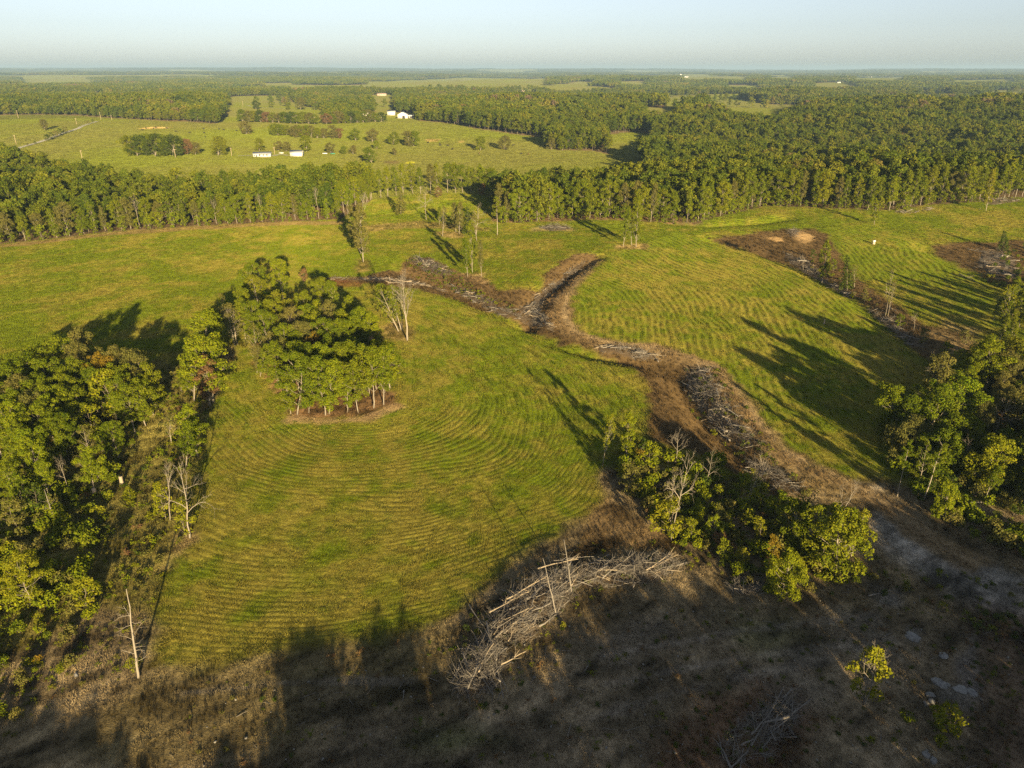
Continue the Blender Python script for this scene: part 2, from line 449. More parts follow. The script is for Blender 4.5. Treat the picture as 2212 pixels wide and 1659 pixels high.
for k in range(4):
    register(SPARSE, *make_oak(170 + k, 15.0, (6.5, 5.5, 7.0, 4.0)[k], (.30, .36, .28, .25)[k], 50, 0.30, 18, 0.85, 0.28), 15.0, 6.0, M['leaf_olive'], M['bark_pale'], 'sparse')
YOUNG = []
for k in range(5):
    register(YOUNG, *make_oak(200 + k, 7.0, (4.4, 3.8, 5.0, 3.6, 4.4)[k], (.16, .2, .12, .25, .16)[k], 110, 0.27, 13, 0.66, 0.0, trunk_r=.09), 7.0, 4.2, M['leaf_bright'], M['bark'], 'young')
SHRUB = []
for k in range(5):
    register(SHRUB, *make_shrub(230 + k, 3.0, (3.2, 2.6, 3.6, 2.4, 3.0)[k]), 3.0, 3.0, M['leaf_bright'], M['bark'], 'shrub')
PINE = []
for k in range(2): register(PINE, *make_pine(250 + k, 18.0), 18.0, 6.0, M['leaf_green'], M['bark_pale'], 'pine')
CEDAR = []
for k in range(2): register(CEDAR, *make_cedar(260 + k), 8.0, 3.2, M['leaf_dark'], M['bark'], 'cedar')
BARE = []
for k in range(5):
    tm, bm, tips = make_bare(300 + k, 14.0, 0.17, (.45, .4, .5, .35, .55)[k], (.55, .75, .5, .8, .4)[k], 9, 2, (.5, .3, .6, .25, .8)[k])
    BARE.append((tm.mesh('bare_trunk_%d' % k, [M['bark_pale']], True), bm.mesh('bare_limbs_%d' % k, [M['bark_pale']], True), 14.0, 7.0))
SNAG = []
for k in range(2):
    tm, bm, tips = make_snag(330 + k)
    SNAG.append((tm.mesh('snag_trunk_%d' % k, [M['bark_pale']], True), bm.mesh('snag_limbs_%d' % k, [M['bark_pale']], True), 13.0, 4.0))
tm, bm, tips = make_bare(340, 21.0, 0.34, .33, .55, 11, 3, .75)
BIGBARE = [(tm.mesh('tall_trunk', [M['bark_pale']], True), bm.mesh('tall_limbs', [M['bark_pale']], True), 21.0, 9.0)]

def set_mat(o, mat):
    o.material_slots[0].link = 'OBJECT'; o.material_slots[0].material = mat
LEAFWORD = {'leaf_green': 'green', 'leaf_bright': 'bright green', 'leaf_yellow': 'yellow-green', 'leaf_olive': 'olive', 'leaf_orange': 'orange', 'leaf_rust': 'rust-brown', 'leaf_dark': 'dark green'}
def plant(shape, xy, H, name, label, cat='tree', group=None, leaf=None, width=1.0, lean=(0, 0), rz=None, bark=None, sink=0.0):
    tr, cr, h0, w0 = shape
    root = empty(name, (xy[0], xy[1], Z(*xy) - 0.05 - sink), 0)
    s = H / h0
    a = RNG.random() * 6.283 if rz is None else rz
    # lean is the horizontal offset of the top in metres
    root.rotation_euler = (-math.atan2(lean[1], H), math.atan2(lean[0], H), 0)
    part = 'limbs' if name in ('bare_tree', 'dead_snag') else ('foliage' if name in ('shrub', 'cedar_bush') else 'crown')
    t = new('stems' if name == 'shrub' else 'trunk', tr, root, rot=(0, 0, a), scl=(s * width, s * width, s))
    c = new(part, cr, root, rot=(0, 0, a), scl=(s * width, s * width, s))
    if leaf: set_mat(c, M[leaf])
    if bark:
        set_mat(t, M[bark])
        if part == 'limbs': set_mat(c, M[bark])
    tag(root, label, cat, group)
    return root
def top_h(xy, px, py, cap=27.0):
    """height and lean of a tree whose foot is at xy and whose top is seen at that pixel"""
    u, f, dz = ray(px, py)
    t = xy[1] / f
    z = CAM_Z + dz * t
    return min(cap, z - Z(*xy)), (u * t - xy[0], 0.0)
def pick(lst): return lst[int(RNG.integers(len(lst)))]

# ------------------------------------------------------------------ one-object scatter for what nobody could count
def scatter(name, label, cat, pts, scl, rz, vi, proto, cols=None):
    n = len(pts)
    me = bpy.data.meshes.new(name); me.vertices.add(n); me.vertices.foreach_set('co', np.ascontiguousarray(pts, np.float32).ravel())
    a = me.attributes.new('scl', 'FLOAT_VECTOR', 'POINT'); a.data.foreach_set('vector', np.ascontiguousarray(scl, np.float32).ravel())
    a = me.attributes.new('rz', 'FLOAT', 'POINT'); a.data.foreach_set('value', np.ascontiguousarray(rz, np.float32))
    a = me.attributes.new('vi', 'INT', 'POINT'); a.data.foreach_set('value', np.ascontiguousarray(vi, np.int32))
    if cols is not None:
        a = me.attributes.new('tcol', 'FLOAT_COLOR', 'POINT')
        a.data.foreach_set('color', np.ascontiguousarray(np.hstack([cols, np.ones((n, 1))]), np.float32).ravel())
    o = new(name, me)
    ng = bpy.data.node_groups.new(name, 'GeometryNodeTree')
    ng.interface.new_socket('Geometry', in_out='INPUT', socket_type='NodeSocketGeometry')
    ng.interface.new_socket('Geometry', in_out='OUTPUT', socket_type='NodeSocketGeometry')
    N, L = ng.nodes, ng.links
    gi, go = N.new('NodeGroupInput'), N.new('NodeGroupOutput')
    iop = N.new('GeometryNodeInstanceOnPoints'); ci = N.new('GeometryNodeCollectionInfo')
    ci.inputs[0].default_value = proto; ci.inputs[1].default_value = True; ci.inputs[2].default_value = True
    def named(nm, ty):
        q = N.new('GeometryNodeInputNamedAttribute'); q.data_type = ty; q.inputs[0].default_value = nm
        return next(s for s in q.outputs if s.enabled and s.name == 'Attribute')
    cx = N.new('ShaderNodeCombineXYZ'); L.new(named('rz', 'FLOAT'), cx.inputs[2])
    L.new(gi.outputs[0], iop.inputs['Points']); L.new(ci.outputs[0], iop.inputs['Instance'])
    iop.inputs['Pick Instance'].default_value = True
    L.new(named('vi', 'INT'), iop.inputs['Instance Index']); L.new(cx.outputs[0], iop.inputs['Rotation']); L.new(named('scl', 'FLOAT_VECTOR'), iop.inputs['Scale'])
    L.new(iop.outputs[0], go.inputs[0])
    md = o.modifiers.new('scatter', 'NODES'); md.node_group = ng
    tag(o, label, cat, None, 'stuff')
    return o
def proto_coll(name, meshes):
    c = bpy.data.collections.new(name)
    for k, me in enumerate(meshes):
        c.objects.link(bpy.data.objects.new('%s_%02d' % (name, k), me))
    return c
def joined(tm, lm, lv, name, leafm, barkm):
    mb = MB(); nt = tm.n
    mb.add(np.vstack(tm.V), np.vstack(tm.Q), 1); mb.add(np.vstack(lm.V), np.vstack(lm.Q), 0)
    return mb.mesh(name, [leafm, barkm], attrs={'lv': ('FLOAT', np.concatenate([np.zeros(nt), lv]))})
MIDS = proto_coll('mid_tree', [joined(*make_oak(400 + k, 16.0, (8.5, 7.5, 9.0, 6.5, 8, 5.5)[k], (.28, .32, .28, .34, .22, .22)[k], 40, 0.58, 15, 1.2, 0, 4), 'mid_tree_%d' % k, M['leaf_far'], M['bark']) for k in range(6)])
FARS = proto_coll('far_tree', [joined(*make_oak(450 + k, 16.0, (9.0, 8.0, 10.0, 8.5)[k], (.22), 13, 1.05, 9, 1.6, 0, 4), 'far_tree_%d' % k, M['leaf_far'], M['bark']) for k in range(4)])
def make_clump(seed):
    rng = np.random.default_rng(seed); tm, lm = MB(), MB()
    cen = np.column_stack([rng.uniform(-24, 24, 46), rng.uniform(-24, 24, 46), rng.uniform(7, 14, 46)])
    tm.tube([(0, 0, -2), (0, 0, 5)], [.3, .2], 4)
    lv = leaf_quads(lm, rng, cen, rng.uniform(3.2, 5.0, 46), 1.4, 3.6, 0.9)
    return joined(tm, lm, lv, 'far_clump_%d' % seed, M['leaf_far'], M['bark'])
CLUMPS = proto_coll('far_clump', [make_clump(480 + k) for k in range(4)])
# ------------------------------------------------------------------ land cover, traced on the ground
FRONT = GP([(-420,560),(-200,545),(0,527),(120,515),(250,500),(400,490),(520,484),(640,478),(735,474),(790,440),(806,431),(832,428),(882,421),(958,418),(1022,418),(1058,425),(1066,470),
            (1082,482),(1114,482),(1212,474),(1325,474),(1400,480),(1461,484),(1511,484),(1587,460),(1659,445),(1768,449),(1867,453),(1920,456),(2014,442),(2090,438),(2155,432),(2240,424),(2500,405)])
FOREST = np.vstack([FRONT, [[30000, FRONT[-1][1]], [30000, 40000], [-30000, 40000], [-30000, FRONT[0][1]]]])
PAST = [GP(p) for p in (
    [(-500,262),(0,249),(177,251),(266,257),(355,262),(415,264),(469,269),(491,240),(491,209),(606,206),(640,222),(700,240),(700,266),(830,262),(890,260),(978,268),(1021,277),(1106,290),(1192,300),(1183,322),(1283,327),(1359,344),(1395,352),
     (1380,355,19),(1106,347,22),(908,361,22),(870,364,22),(768,358,21),(685,360,20),(680,369,19),(553,364,19),(507,361,19),(266,365,19),(215,340,19),(63,326,19),(0,318,19),(-500,330,19)],
    [(776,268),(778,246),(832,242),(900,245),(906,268)],
    [(1311,291),(1359,286),(1410,289),(1400,303,17),(1362,313,17),(1322,309,17)],
    [(1516,214),(1592,213),(1659,225),(1755,229),(1700,241,17),(1659,244,17),(1597,244,17),(1531,226,17)],
    [(1374,231),(1420,232),(1465,240),(1460,243,17),(1400,241,17)],
    [(1440,202),(1500,205),(1510,215,17),(1440,215,17)],
    [(788,176),(915,172),(1106,169),(1190,170),(1185,178,17),(1034,185,17),(798,185,17)],
    [(1100,191),(1150,191),(1165,203,17),(1100,203,17)],
    [(1186,182),(1250,176),(1305,179),(1250,187,17)],
    [(1970,197),(2045,196),(2065,206,17),(1985,210,17)],
    [(2110,197),(2300,191),(2300,207,17),(2135,210,17)],
    [(1750,180),(1830,177),(1856,186,17),(1750,193,17)],
    [(43,170),(203,171),(203,178,17),(43,178,17)],
    [(1470,166),(1620,166),(1620,171,17),(1470,171,17)],
    [(1659,165),(1720,165),(1720,169,17),(1659,169,17)],
    [(800,205),(850,204),(856,226,17),(808,223,17)],
    [(1560,184),(1640,183),(1650,189,17),(1560,190,17)],
    [(560,180),(640,179),(640,186,17),(560,187,17)],
    [(1840,168),(1960,167),(1960,171,17),(1840,172,17)],
    [(1330,176),(1400,175),(1400,181,17),(1330,182,17)],
    [(2050,172),(2200,171),(2200,176,17),(2050,177,17)],
)]
def in_forest(x, y):
    m = inside(x, y, FOREST)
    for p in PAST:
        bb = (x > p[:, 0].min()) & (x < p[:, 0].max()) & (y > p[:, 1].min()) & (y < p[:, 1].max()) & m
        if bb.any():
            q = inside(x[bb], y[bb], p); idx = np.nonzero(bb)[0][q]; m[idx] = False
    # further off: farms cut out of the woods
    d = np.hypot(x, y)
    m &= ~((d > 2600) & (fbm(x, y, 1500, 31, 2) > 0.56)) 
    m &= ~((d > 1750) & (d < 2700) & (fbm(x, y, 520, 33, 2) > 0.66))
    return m

GREEN = (.106, .136, .008); STRAW = (.205, .172, .032); BROWN = (.092, .062, .029); TAN = (.270, .190, .096); SOIL = (.200, .160, .106); PALE = (.240, .225, .200)
PASTURE = (.128, .131, .029); LITTER = (.085, .062, .034); ROUGH = (.150, .130, .036); DUN = (.170, .132, .075); GRAVEL = (.52, .48, .42); RED = (.105, .045, .022)
ZONES = [   # traced outline, colour, soft edge in metres, opacity
    # rough ground down the left edge and across the foreground
    ([(335,780),(400,800),(470,770),(500,760),(470,800),(455,880),(437,930),(428,1100),(415,1170),(345,1260),(325,1330),(320,1420),(360,1450),(250,1700),(-300,1700),(-300,900),(250,860)], ROUGH, 2.0, 1.0),
    ([(220,1300),(325,1330),(335,1430),(420,1450),(640,1400),(830,1395),(940,1350),(1010,1280),(1190,1160),(1290,1095),(1310,1080),(1290,1030),(1310,1010),(1400,1000),(1500,1040),(1700,1040),(1830,1030),(1900,1030),(2300,1120),(2400,1800),(-300,1800),(-200,1560)], DUN, 2.5, 1.0),
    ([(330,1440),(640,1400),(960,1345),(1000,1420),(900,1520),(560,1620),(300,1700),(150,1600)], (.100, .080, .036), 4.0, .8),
    ([(1250,1110),(1310,1075),(1360,1110),(1480,1170),(1470,1200),(1250,1190)], BROWN, 2.0, .9),
    ([(700,1500),(1000,1560),(1250,1400),(1500,1330),(1900,1350),(2300,1300),(2300,1700),(700,1700)], SOIL, 6.0, .65),
    ([(1840,1040),(1900,1050),(1960,1110),(2060,1190),(2212,1250),(2212,1330),(2080,1300),(1960,1230),(1880,1130)], PALE, 3.5, .8),
    ([(1890,1270),(1950,1275),(1945,1310),(1900,1310)], PALE, 2.0, .7),
    ([(1960,1355),(1985,1360),(1985,1400),(1965,1390)], PALE, 1.0, .8),
    ([(2095,1370),(2110,1380),(2115,1470),(2120,1520),(2085,1500),(2080,1420)], PALE, 1.0, .7),
    ([(2030,1480),(2110,1490),(2100,1540),(2040,1520)], PALE, 1.2, .6),
    ([(900,1560),(1010,1570),(1080,1600),(960,1640),(860,1610)], (.085, .105, .030), 3.0, .6),
    ([(1560,1340),(1700,1330),(1760,1380),(1620,1420)], (.090, .100, .034), 3.5, .5),
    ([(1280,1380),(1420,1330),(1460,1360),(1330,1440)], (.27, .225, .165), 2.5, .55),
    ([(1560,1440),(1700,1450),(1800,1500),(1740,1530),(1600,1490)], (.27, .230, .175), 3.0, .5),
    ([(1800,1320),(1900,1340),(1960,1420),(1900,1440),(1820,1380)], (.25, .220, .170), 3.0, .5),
    ([(640,1480),(760,1470),(800,1560),(680,1590)], (.19, .150, .085), 3.0, .5),
    ([(1420,1590),(1500,1510),(1640,1470),(1760,1560),(1720,1700),(1400,1700)], RED, 4.0, .6),
    ([(2100,1300),(2300,1330),(2300,1700),(2100,1700)], (.080, .042, .030), 5.0, .5),
    # brown broom along the gullies
    ([(712,599),(790,597),(860,582),(880,558),(930,558),(990,588),(1040,600),(1080,627),(1160,627),(1180,585),(1235,549),(1290,544),(1298,560),(1262,592),(1226,632),(1232,690),(1240,712),(1290,735),(1350,740),(1430,748),(1510,768),(1570,805),(1610,860),(1650,925),(1690,972),(1770,1012),(1840,1035),(1840,1070),(1640,1060),(1500,980),(1390,950),(1402,870),(1392,825),(1330,778),(1200,742),(1130,712),(1040,672),(960,642),(900,626),(800,613),(712,611)], BROWN, 1.6, 1.0),
    ([(1178,700),(1185,640),(1215,610),(1232,640),(1233,690),(1245,712),(1200,722)], (.175, .115, .055), 2.0, .8),
    ([(1240,715),(1300,735),(1420,745),(1500,765),(1540,790),(1480,790),(1400,760),(1300,750)], TAN, 2.5, .75),
    ([(1560,810),(1610,870),(1650,930),(1620,930),(1560,850)], (.190, .125, .060), 2.0, .7),
    ([(1600,930),(1760,1010),(1900,1060),(1940,1110),(1860,1110),(1700,1030)], (.230, .170, .080), 4.0, .75),
    ([(1528,515),(1600,509),(1690,494),(1760,494),(1792,510),(1802,532),(1835,582),(1865,612),(1925,652),(2000,702),(2085,722),(2110,760),(2050,795),(1990,772),(1950,742),(1900,692),(1850,652),(1780,612),(1700,572),(1620,546),(1540,523)], BROWN, 1.6, 1.0),
    ([(2040,690),(2110,710),(2130,760),(2070,770),(2000,720)], (.190, .140, .070), 3.0, .7),
    ([(1715,505),(1735,500),(1755,504),(1762,516),(1745,528),(1728,526)], (.33, .225, .11), 2.2, .85),
    ([(1660,512),(1690,512),(1690,520),(1660,518)], (.36, .24, .11), 1.0, .8),
    ([(2008,531),(2060,524),(2120,524),(2260,515),(2260,650),(2180,625),(2120,595),(2070,575),(2030,555)], BROWN, 1.6, 1.0),
    ([(690,605),(716,600),(790,612),(780,620),(720,620)], RED, 1.0, .7),
    # leaf litter and scraped earth under the grove and round single trees
    ([(548,800),(575,790),(600,870),(640,905),(710,908),(800,900),(862,872),(862,855),(838,835),(820,740),(700,660),(560,660)], (.165, .098, .050), 2.2, .95),
    ([(620,900),(700,905),(790,897),(860,868),(868,880),(800,908),(700,916),(620,912)], TAN, 1.5, .8),
    ([(500,745),(515,760),(470,800),(455,890),(440,930),(438,880),(455,800)], (.20, .14, .07), 1.8, .8),
    ([(400,1150),(425,1165),(400,1195),(360,1240),(350,1230)], TAN, 2.0, .6),
    ([(820,705),(868,695),(900,715),(880,740),(830,730)], (.215, .150, .065), 2.0, .75),
    ([(770,560),(800,560),(800,585),(765,590)], (.19, .13, .05), 2.0, .7),
    ([(1325,527),(1400,527),(1400,540),(1330,538)], (.23, .16, .07), 2.0, .8),
    ([(940,500),(1000,500),(1005,512),(950,515)], (.19, .13, .06), 2.0, .7),
    ([(990,590),(1045,590),(1060,612),(1000,610)], (.20, .14, .07), 2.0, .7),
    ([(780,488),(900,478),(1060,492),(1060,500),(900,492),(790,500)], (.17, .12, .05), 2.0, .7),
    ([(1150,493),(1240,493),(1240,500),(1150,500)], (.22, .16, .08), 2.0, .6),
    ([(0,528),(120,516),(250,501),(400,491),(520,485),(640,479),(740,478),(740,486),(640,486),(400,498),(250,508),(120,523),(0,536)], (.18, .125, .055), 1.5, .8),
    ([(1060,480),(1325,474),(1500,486),(1500,478),(1325,466),(1060,470)], (.13, .085, .045), 1.5, .9),
    # the hay line, tracks and bare spots of the far pastures
    ([(303,277),(330,274),(360,275),(360,278),(330,277.5),(303,279.5)], (.36, .25, .10), 1.5, .9),
    ([(873,350),(890,349),(893,352),(875,353)], (.34, .33, .02), 2.0, .9),
    ([(920,301),(950,300),(945,306),(925,306)], (.25, .17, .07), 3.0, .6),
    ([(990,305),(1000,304),(1000,307),(990,307)], (.34, .24, .10), 2.0, .8),
    ([(830,348),(860,346),(862,354),(830,355)], (.10, .075, .035), 2.0, .7),
]
def band(pts, hw):
    P = GP(pts); t = np.gradient(P, axis=0); t /= np.linalg.norm(t, axis=1)[:, None] + 1e-9; nn = np.stack([-t[:, 1], t[:, 0]], 1)
    return np.vstack([P + nn * hw, (P - nn * hw)[::-1]])
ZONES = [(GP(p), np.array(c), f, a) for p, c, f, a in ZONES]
TRACK = [(1292,566),(1245,606),(1218,645),(1212,685),(1235,716),(1300,741),(1400,752),(1480,772),(1545,802),(1592,850),(1640,925),(1700,985),(1800,1030),(1900,1085),(2000,1160),(2110,1225)]
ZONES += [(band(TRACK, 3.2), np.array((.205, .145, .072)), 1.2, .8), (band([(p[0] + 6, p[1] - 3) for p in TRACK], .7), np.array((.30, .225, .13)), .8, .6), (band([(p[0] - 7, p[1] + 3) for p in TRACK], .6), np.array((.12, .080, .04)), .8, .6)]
for a_, b_ in (((380,1500),(900,1470)), ((1290,1420),(1900,1330)), ((1300,1480),(1950,1380)), ((1250,1560),(1800,1420)), ((1900,1180),(2212,1290))):    # wheel tracks on the bare ground
    ZONES.append((band([a_, ((a_[0] + b_[0]) / 2, (a_[1] + b_[1]) / 2 - 12), b_], .5), np.array((.30, .26, .21)), .6, .45))
GROVE_LINE = GP([(620,905),(560,830),(540,740),(500,650),(560,600),(720,640),(820,690),(862,850),(800,905)])
ROWS = [   # field outline, the line its drill rows follow, strength
    (GP([(440,890),(430,1130),(335,1280),(350,1440),(640,1400),(960,1340),(1190,1170),(1310,1080),(1300,1010),(1390,930),(1400,870),(1330,780),(1200,744),(1040,674),(900,630),(740,625),(800,660),(880,740),(868,880),(700,915),(600,905),(560,830),(540,790)]), GP([(700,760),(790,850),(800,880)]), 1.0, 1.35),
    (GP([(1237,706),(1234,640),(1267,592),(1302,557),(1345,540),(1460,500),(1530,517),(1700,575),(1850,655),(1990,775),(1940,850),(1900,950),(1940,1060),(1830,1030),(1700,975),(1615,860),(1520,768),(1350,740)]), GP([(1200,420),(1530,520),(1620,548),(1780,614),(1900,694),(2000,780),(2200,940)]), 1.0, 2.5),
    (GP([(1770,492),(1880,480),(2008,528),(2030,556),(2090,588),(2180,640),(2160,720),(2080,720),(1925,650),(1840,582)]), GP([(1600,470),(1800,530),(1865,610),(2000,700),(2200,800)]), 0.9, 2.5),
    (GP([(800,600),(885,556),(800,560),(790,505),(1060,500),(1300,485),(1345,520),(1285,543),(1180,584),(1110,626),(1060,605),(990,585)]), GP([(800,640),(900,630),(1040,672),(1130,690),(1240,540)]), 0.35, 1.6),
    (GP([(-400,570),(0,535),(250,508),(740,486),(790,500),(770,590),(690,605),(500,560),(400,700),(330,790),(0,800),(-400,900)]), GP([(-400,560),(0,527),(250,500),(520,484),(740,474)]), 0.3, 1.8),
]
def paint(x, y):
    """ground colour, row coordinate and row strength"""
    n = len(x)
    d = np.hypot(x, y)
    c = np.tile(np.array(GREEN), (n, 1))
    big = fbm(x, y, 38, 41, 3); med = fbm(x, y, 7, 43, 3)
    k = np.clip((big - 0.5) * 1.6 + (med - 0.5) * 1.8 + (fbm(x, y, 2.4, 44, 2) - .5) * 1.4 + 0.33, 0, 1)[:, None]
    c = c * (1 - 0.85 * k) + np.array(STRAW) * 0.85 * k
    far = inside(x, y, FOREST)
    k2 = np.clip((fbm(x, y, 120, 47, 3) - 0.5) * 2.5 + 0.5 + (med - .5), 0, 1)[:, None]
    pc = np.array(PASTURE) * (1 - .6 * k2) + np.array(GREEN) * 1.15 * .6 * k2
    c[far] = pc[far]
    fo = in_forest(x, y)
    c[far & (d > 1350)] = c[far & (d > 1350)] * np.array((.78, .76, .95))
    c[fo] = np.array(LITTER)
    c[fo & (d > 5200)] = (.040, .056, .018)
    row = np.zeros(n); amt = np.zeros(n)
    for poly, line, st, sp in ROWS:
        b = (x > poly[:, 0].min() - 3) & (x < poly[:, 0].max() + 3) & (y > poly[:, 1].min() - 3) & (y < poly[:, 1].max() + 3)
        if not b.any(): continue
        sd = sdist(x[b], y[b], poly)
        w = sstep(2.0, -3.0, sd) * st
        i = np.nonzero(b)[0]; up = w > amt[i]
        rd = seg_dist(x[b], y[b], line)
        amt[i[up]] = w[up]; row[i[up]] = (rd[up] + (fbm(x[b], y[b], 34, 61, 2)[up] - .5) * 10.0 + (fbm(x[b], y[b], 6, 62, 2)[up] - .5) * .8) / sp
    wob = (fbm(x, y, 5, 51, 3) - 0.5)
    mott = .25 + 2.6 * np.clip(fbm((x * .8 + y * .6) * .45, y * .8 - x * .6, 2.2, 53, 3) - .22, 0, 1) * (.3 + 1.4 * fbm(x, y, 12, 54, 2))
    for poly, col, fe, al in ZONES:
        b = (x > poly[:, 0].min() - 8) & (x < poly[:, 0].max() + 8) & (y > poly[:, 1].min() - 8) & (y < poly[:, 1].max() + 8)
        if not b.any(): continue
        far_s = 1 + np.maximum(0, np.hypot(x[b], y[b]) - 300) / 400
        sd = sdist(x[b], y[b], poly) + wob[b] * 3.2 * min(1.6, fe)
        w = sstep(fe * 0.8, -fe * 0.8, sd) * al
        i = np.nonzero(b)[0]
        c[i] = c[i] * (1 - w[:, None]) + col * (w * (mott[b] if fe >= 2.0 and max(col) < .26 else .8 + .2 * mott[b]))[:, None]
        amt[i] *= 1 - w
    return c, row, amt

# ------------------------------------------------------------------ the ground sheet
def axis(fine0, fine1, step, far0, far1, grow_):
    a = list(np.arange(fine0, fine1, step)); s = step; v = a[-1]
    while v < far1: s *= grow_; v += s; a.append(v)
    b = []; s = step; v = fine0
    while v > far0: s *= grow_; v -= s; b.append(v)
    return np.array(b[::-1] + a)
gx = axis(-110, 110, 0.85, -34000, 34000, 1.022)
gy = axis(50, 190, 0.75, -3000, 34000, 1.020)
XX, YY = np.meshgrid(gx, gy)
fx, fy = XX.ravel(), YY.ravel()
fz = terrain(fx, fy)
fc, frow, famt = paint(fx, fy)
fz = fz + (fbm(fx, fy, 2.2, 71, 2) - .5) * .22 * (np.hypot(fx, fy) < 500)
nx, ny = len(gx), len(gy)
ii = (np.arange(ny - 1)[:, None] * nx + np.arange(nx - 1)[None, :]).ravel()
gq = np.stack([ii, ii + 1, ii + nx + 1, ii + nx], 1)
def ground_mat():
    m, nt, N, L = mat_new('field_ground')
    g = N.new('ShaderNodeNewGeometry'); pos = g.outputs['Position']
    col = N.new('ShaderNodeAttribute'); col.attribute_name = 'Col'
    row = N.new('ShaderNodeAttribute'); row.attribute_name = 'row'
    amt = N.new('ShaderNodeAttribute'); amt.attribute_name = 'amt'
    n1 = noise(N, L, pos, 0.9, 5, .65); n2 = noise(N, L, pos, 5.5, 4, .6); n3 = noise(N, L, pos, 0.045, 2); n4 = noise(N, L, pos, 0.11, 2)
    fr = mth(N, L, 'SINE', mth(N, L, 'MULTIPLY', row.outputs['Fac'], 2 * math.pi))     # -1 in the furrow, 1 on the crest... quarter turn apart
    co = mth(N, L, 'COSINE', mth(N, L, 'MULTIPLY', row.outputs['Fac'], 2 * math.pi))
    s = mth(N, L, 'POWER', mth(N, L, 'MULTIPLY_ADD', co, -0.5, 0.5), 1.6)              # 1 in the furrow between two rows
    s = mth(N, L, 'MULTIPLY', mth(N, L, 'MULTIPLY', s, amt.outputs['Fac']), mth(N, L, 'MULTIPLY', mth(N, L, 'MULTIPLY_ADD', n3, 4.0, -1.35, clamp=True), mth(N, L, 'MULTIPLY_ADD', n1, 3.2, -0.9, clamp=True)))
    c = mixc(N, L, col.outputs['Color'], (.045, .050, .012), mth(N, L, 'MULTIPLY', s, 0.46))  # darkens the furrows: their shade is mixed into the ground colour
    mp = N.new('ShaderNodeMapping'); mp.inputs['Rotation'].default_value = (0, 0, .6); mp.inputs['Scale'].default_value = (1, .35, 1); L.new(pos, mp.inputs[0])
    n5 = noise(N, L, mp.outputs[0], 2.6, 6, .72)
    v = mth(N, L, 'ADD', mth(N, L, 'MULTIPLY_ADD', n1, 1.5, -1.15), mth(N, L, 'MULTIPLY_ADD', n2, 1.8, mth(N, L, 'MULTIPLY', n5, 1.4)))
    v = mth(N, L, 'MINIMUM', mth(N, L, 'MAXIMUM', mth(N, L, 'ADD', v, -.2), .22), 2.2)
    cc = N.new('ShaderNodeCombineColor')
    for k in range(3): L.new(v, cc.inputs[k])
    c = mixc(N, L, c, cc.outputs[0], 1.0, 'MULTIPLY')
    b = N.new('ShaderNodeBsdfDiffuse'); L.new(c, b.inputs[0]); b.inputs['Roughness'].default_value = 0.8
    hgt = mth(N, L, 'ADD', mth(N, L, 'MULTIPLY', n1, .25), mth(N, L, 'MULTIPLY_ADD', n2, .10, mth(N, L, 'MULTIPLY', s, -.10)))
    bp = N.new('ShaderNodeBump'); bp.inputs['Strength'].default_value = 1.0; bp.inputs['Distance'].default_value = 1.2
    L.new(hgt, bp.inputs['Height']); L.new(bp.outputs[0], b.inputs['Normal'])
    o = N.new('ShaderNodeOutputMaterial'); L.new(b.outputs[0], o.inputs[0])
    return m
M['ground'] = ground_mat()
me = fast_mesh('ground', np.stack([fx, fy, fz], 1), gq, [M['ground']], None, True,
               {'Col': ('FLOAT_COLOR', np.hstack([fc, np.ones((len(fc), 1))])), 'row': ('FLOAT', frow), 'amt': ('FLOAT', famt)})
tag(new('ground', me), 'rolling farmland of green drilled fields, brown broom strips and pasture', None, None, 'structure')

# ------------------------------------------------------------------ grass standing on the fields
def blades(seed, n, size, hgt, wid, lean=0.45):
    rng = np.random.default_rng(seed); mb = MB()
    p = np.column_stack([rng.uniform(-size / 2, size / 2, n), rng.uniform(-size / 2, size / 2, n), np.full(n, -0.03)])
    h = hgt * (0.55 + 0.7 * rng.random(n)); a = rng.random(n) * 6.283
    side = np.column_stack([np.cos(a), np.sin(a), np.zeros(n)]) * (wid * (0.6 + .8 * rng.random(n)))[:, None] / 2
    tipv = rdir(rng, n) * np.array([1, 1, 0]) * (h * lean)[:, None] + np.column_stack([np.zeros(n), np.zeros(n), h])
    V = np.stack([p - side, p + side, p + tipv + side * .25, p + tipv - side * .25], 1).reshape(-1, 3)
    mb.add(V, np.arange(4 * n).reshape(-1, 4), 0)
    return mb.mesh('grass_%d' % seed, [M['grass']], attrs={'lv': ('FLOAT', np.repeat(rng.random(n), 4))})
def grass_mat():
    m, nt, N, L = mat_new('grass_blades')
    at = N.new('ShaderNodeAttribute'); at.attribute_type = 'INSTANCER'; at.attribute_name = 'tcol'
    lv = N.new('ShaderNodeAttribute'); lv.attribute_name = 'lv'
    hsv = N.new('ShaderNodeHueSaturation'); L.new(at.outputs['Color'], hsv.inputs['Color'])
    L.new(mth(N, L, 'MULTIPLY_ADD', lv.outputs['Fac'], .7, .65), hsv.inputs['Value'])
    d = N.new('ShaderNodeBsdfDiffuse'); t = N.new('ShaderNodeBsdfTranslucent'); mx = N.new('ShaderNodeMixShader'); mx.inputs[0].default_value = .25
    L.new(hsv.outputs[0], d.inputs[0]); L.new(hsv.outputs[0], t.inputs[0]); L.new(d.outputs[0], mx.inputs[1]); L.new(t.outputs[0], mx.inputs[2])
    o = N.new('ShaderNodeOutputMaterial'); L.new(mx.outputs[0], o.inputs[0]); return m
M['grass'] = grass_mat()
def jgrid(x0, x1, y0, y1, s, rng, keep):
    X, Y = np.meshgrid(np.arange(x0, x1, s), np.arange(y0, y1, s))
    x = X.ravel() + rng.uniform(-.5, .5, X.size) * s; y = Y.ravel() + rng.uniform(-.5, .5, X.size) * s
    k = keep(x, y); return x[k], y[k]
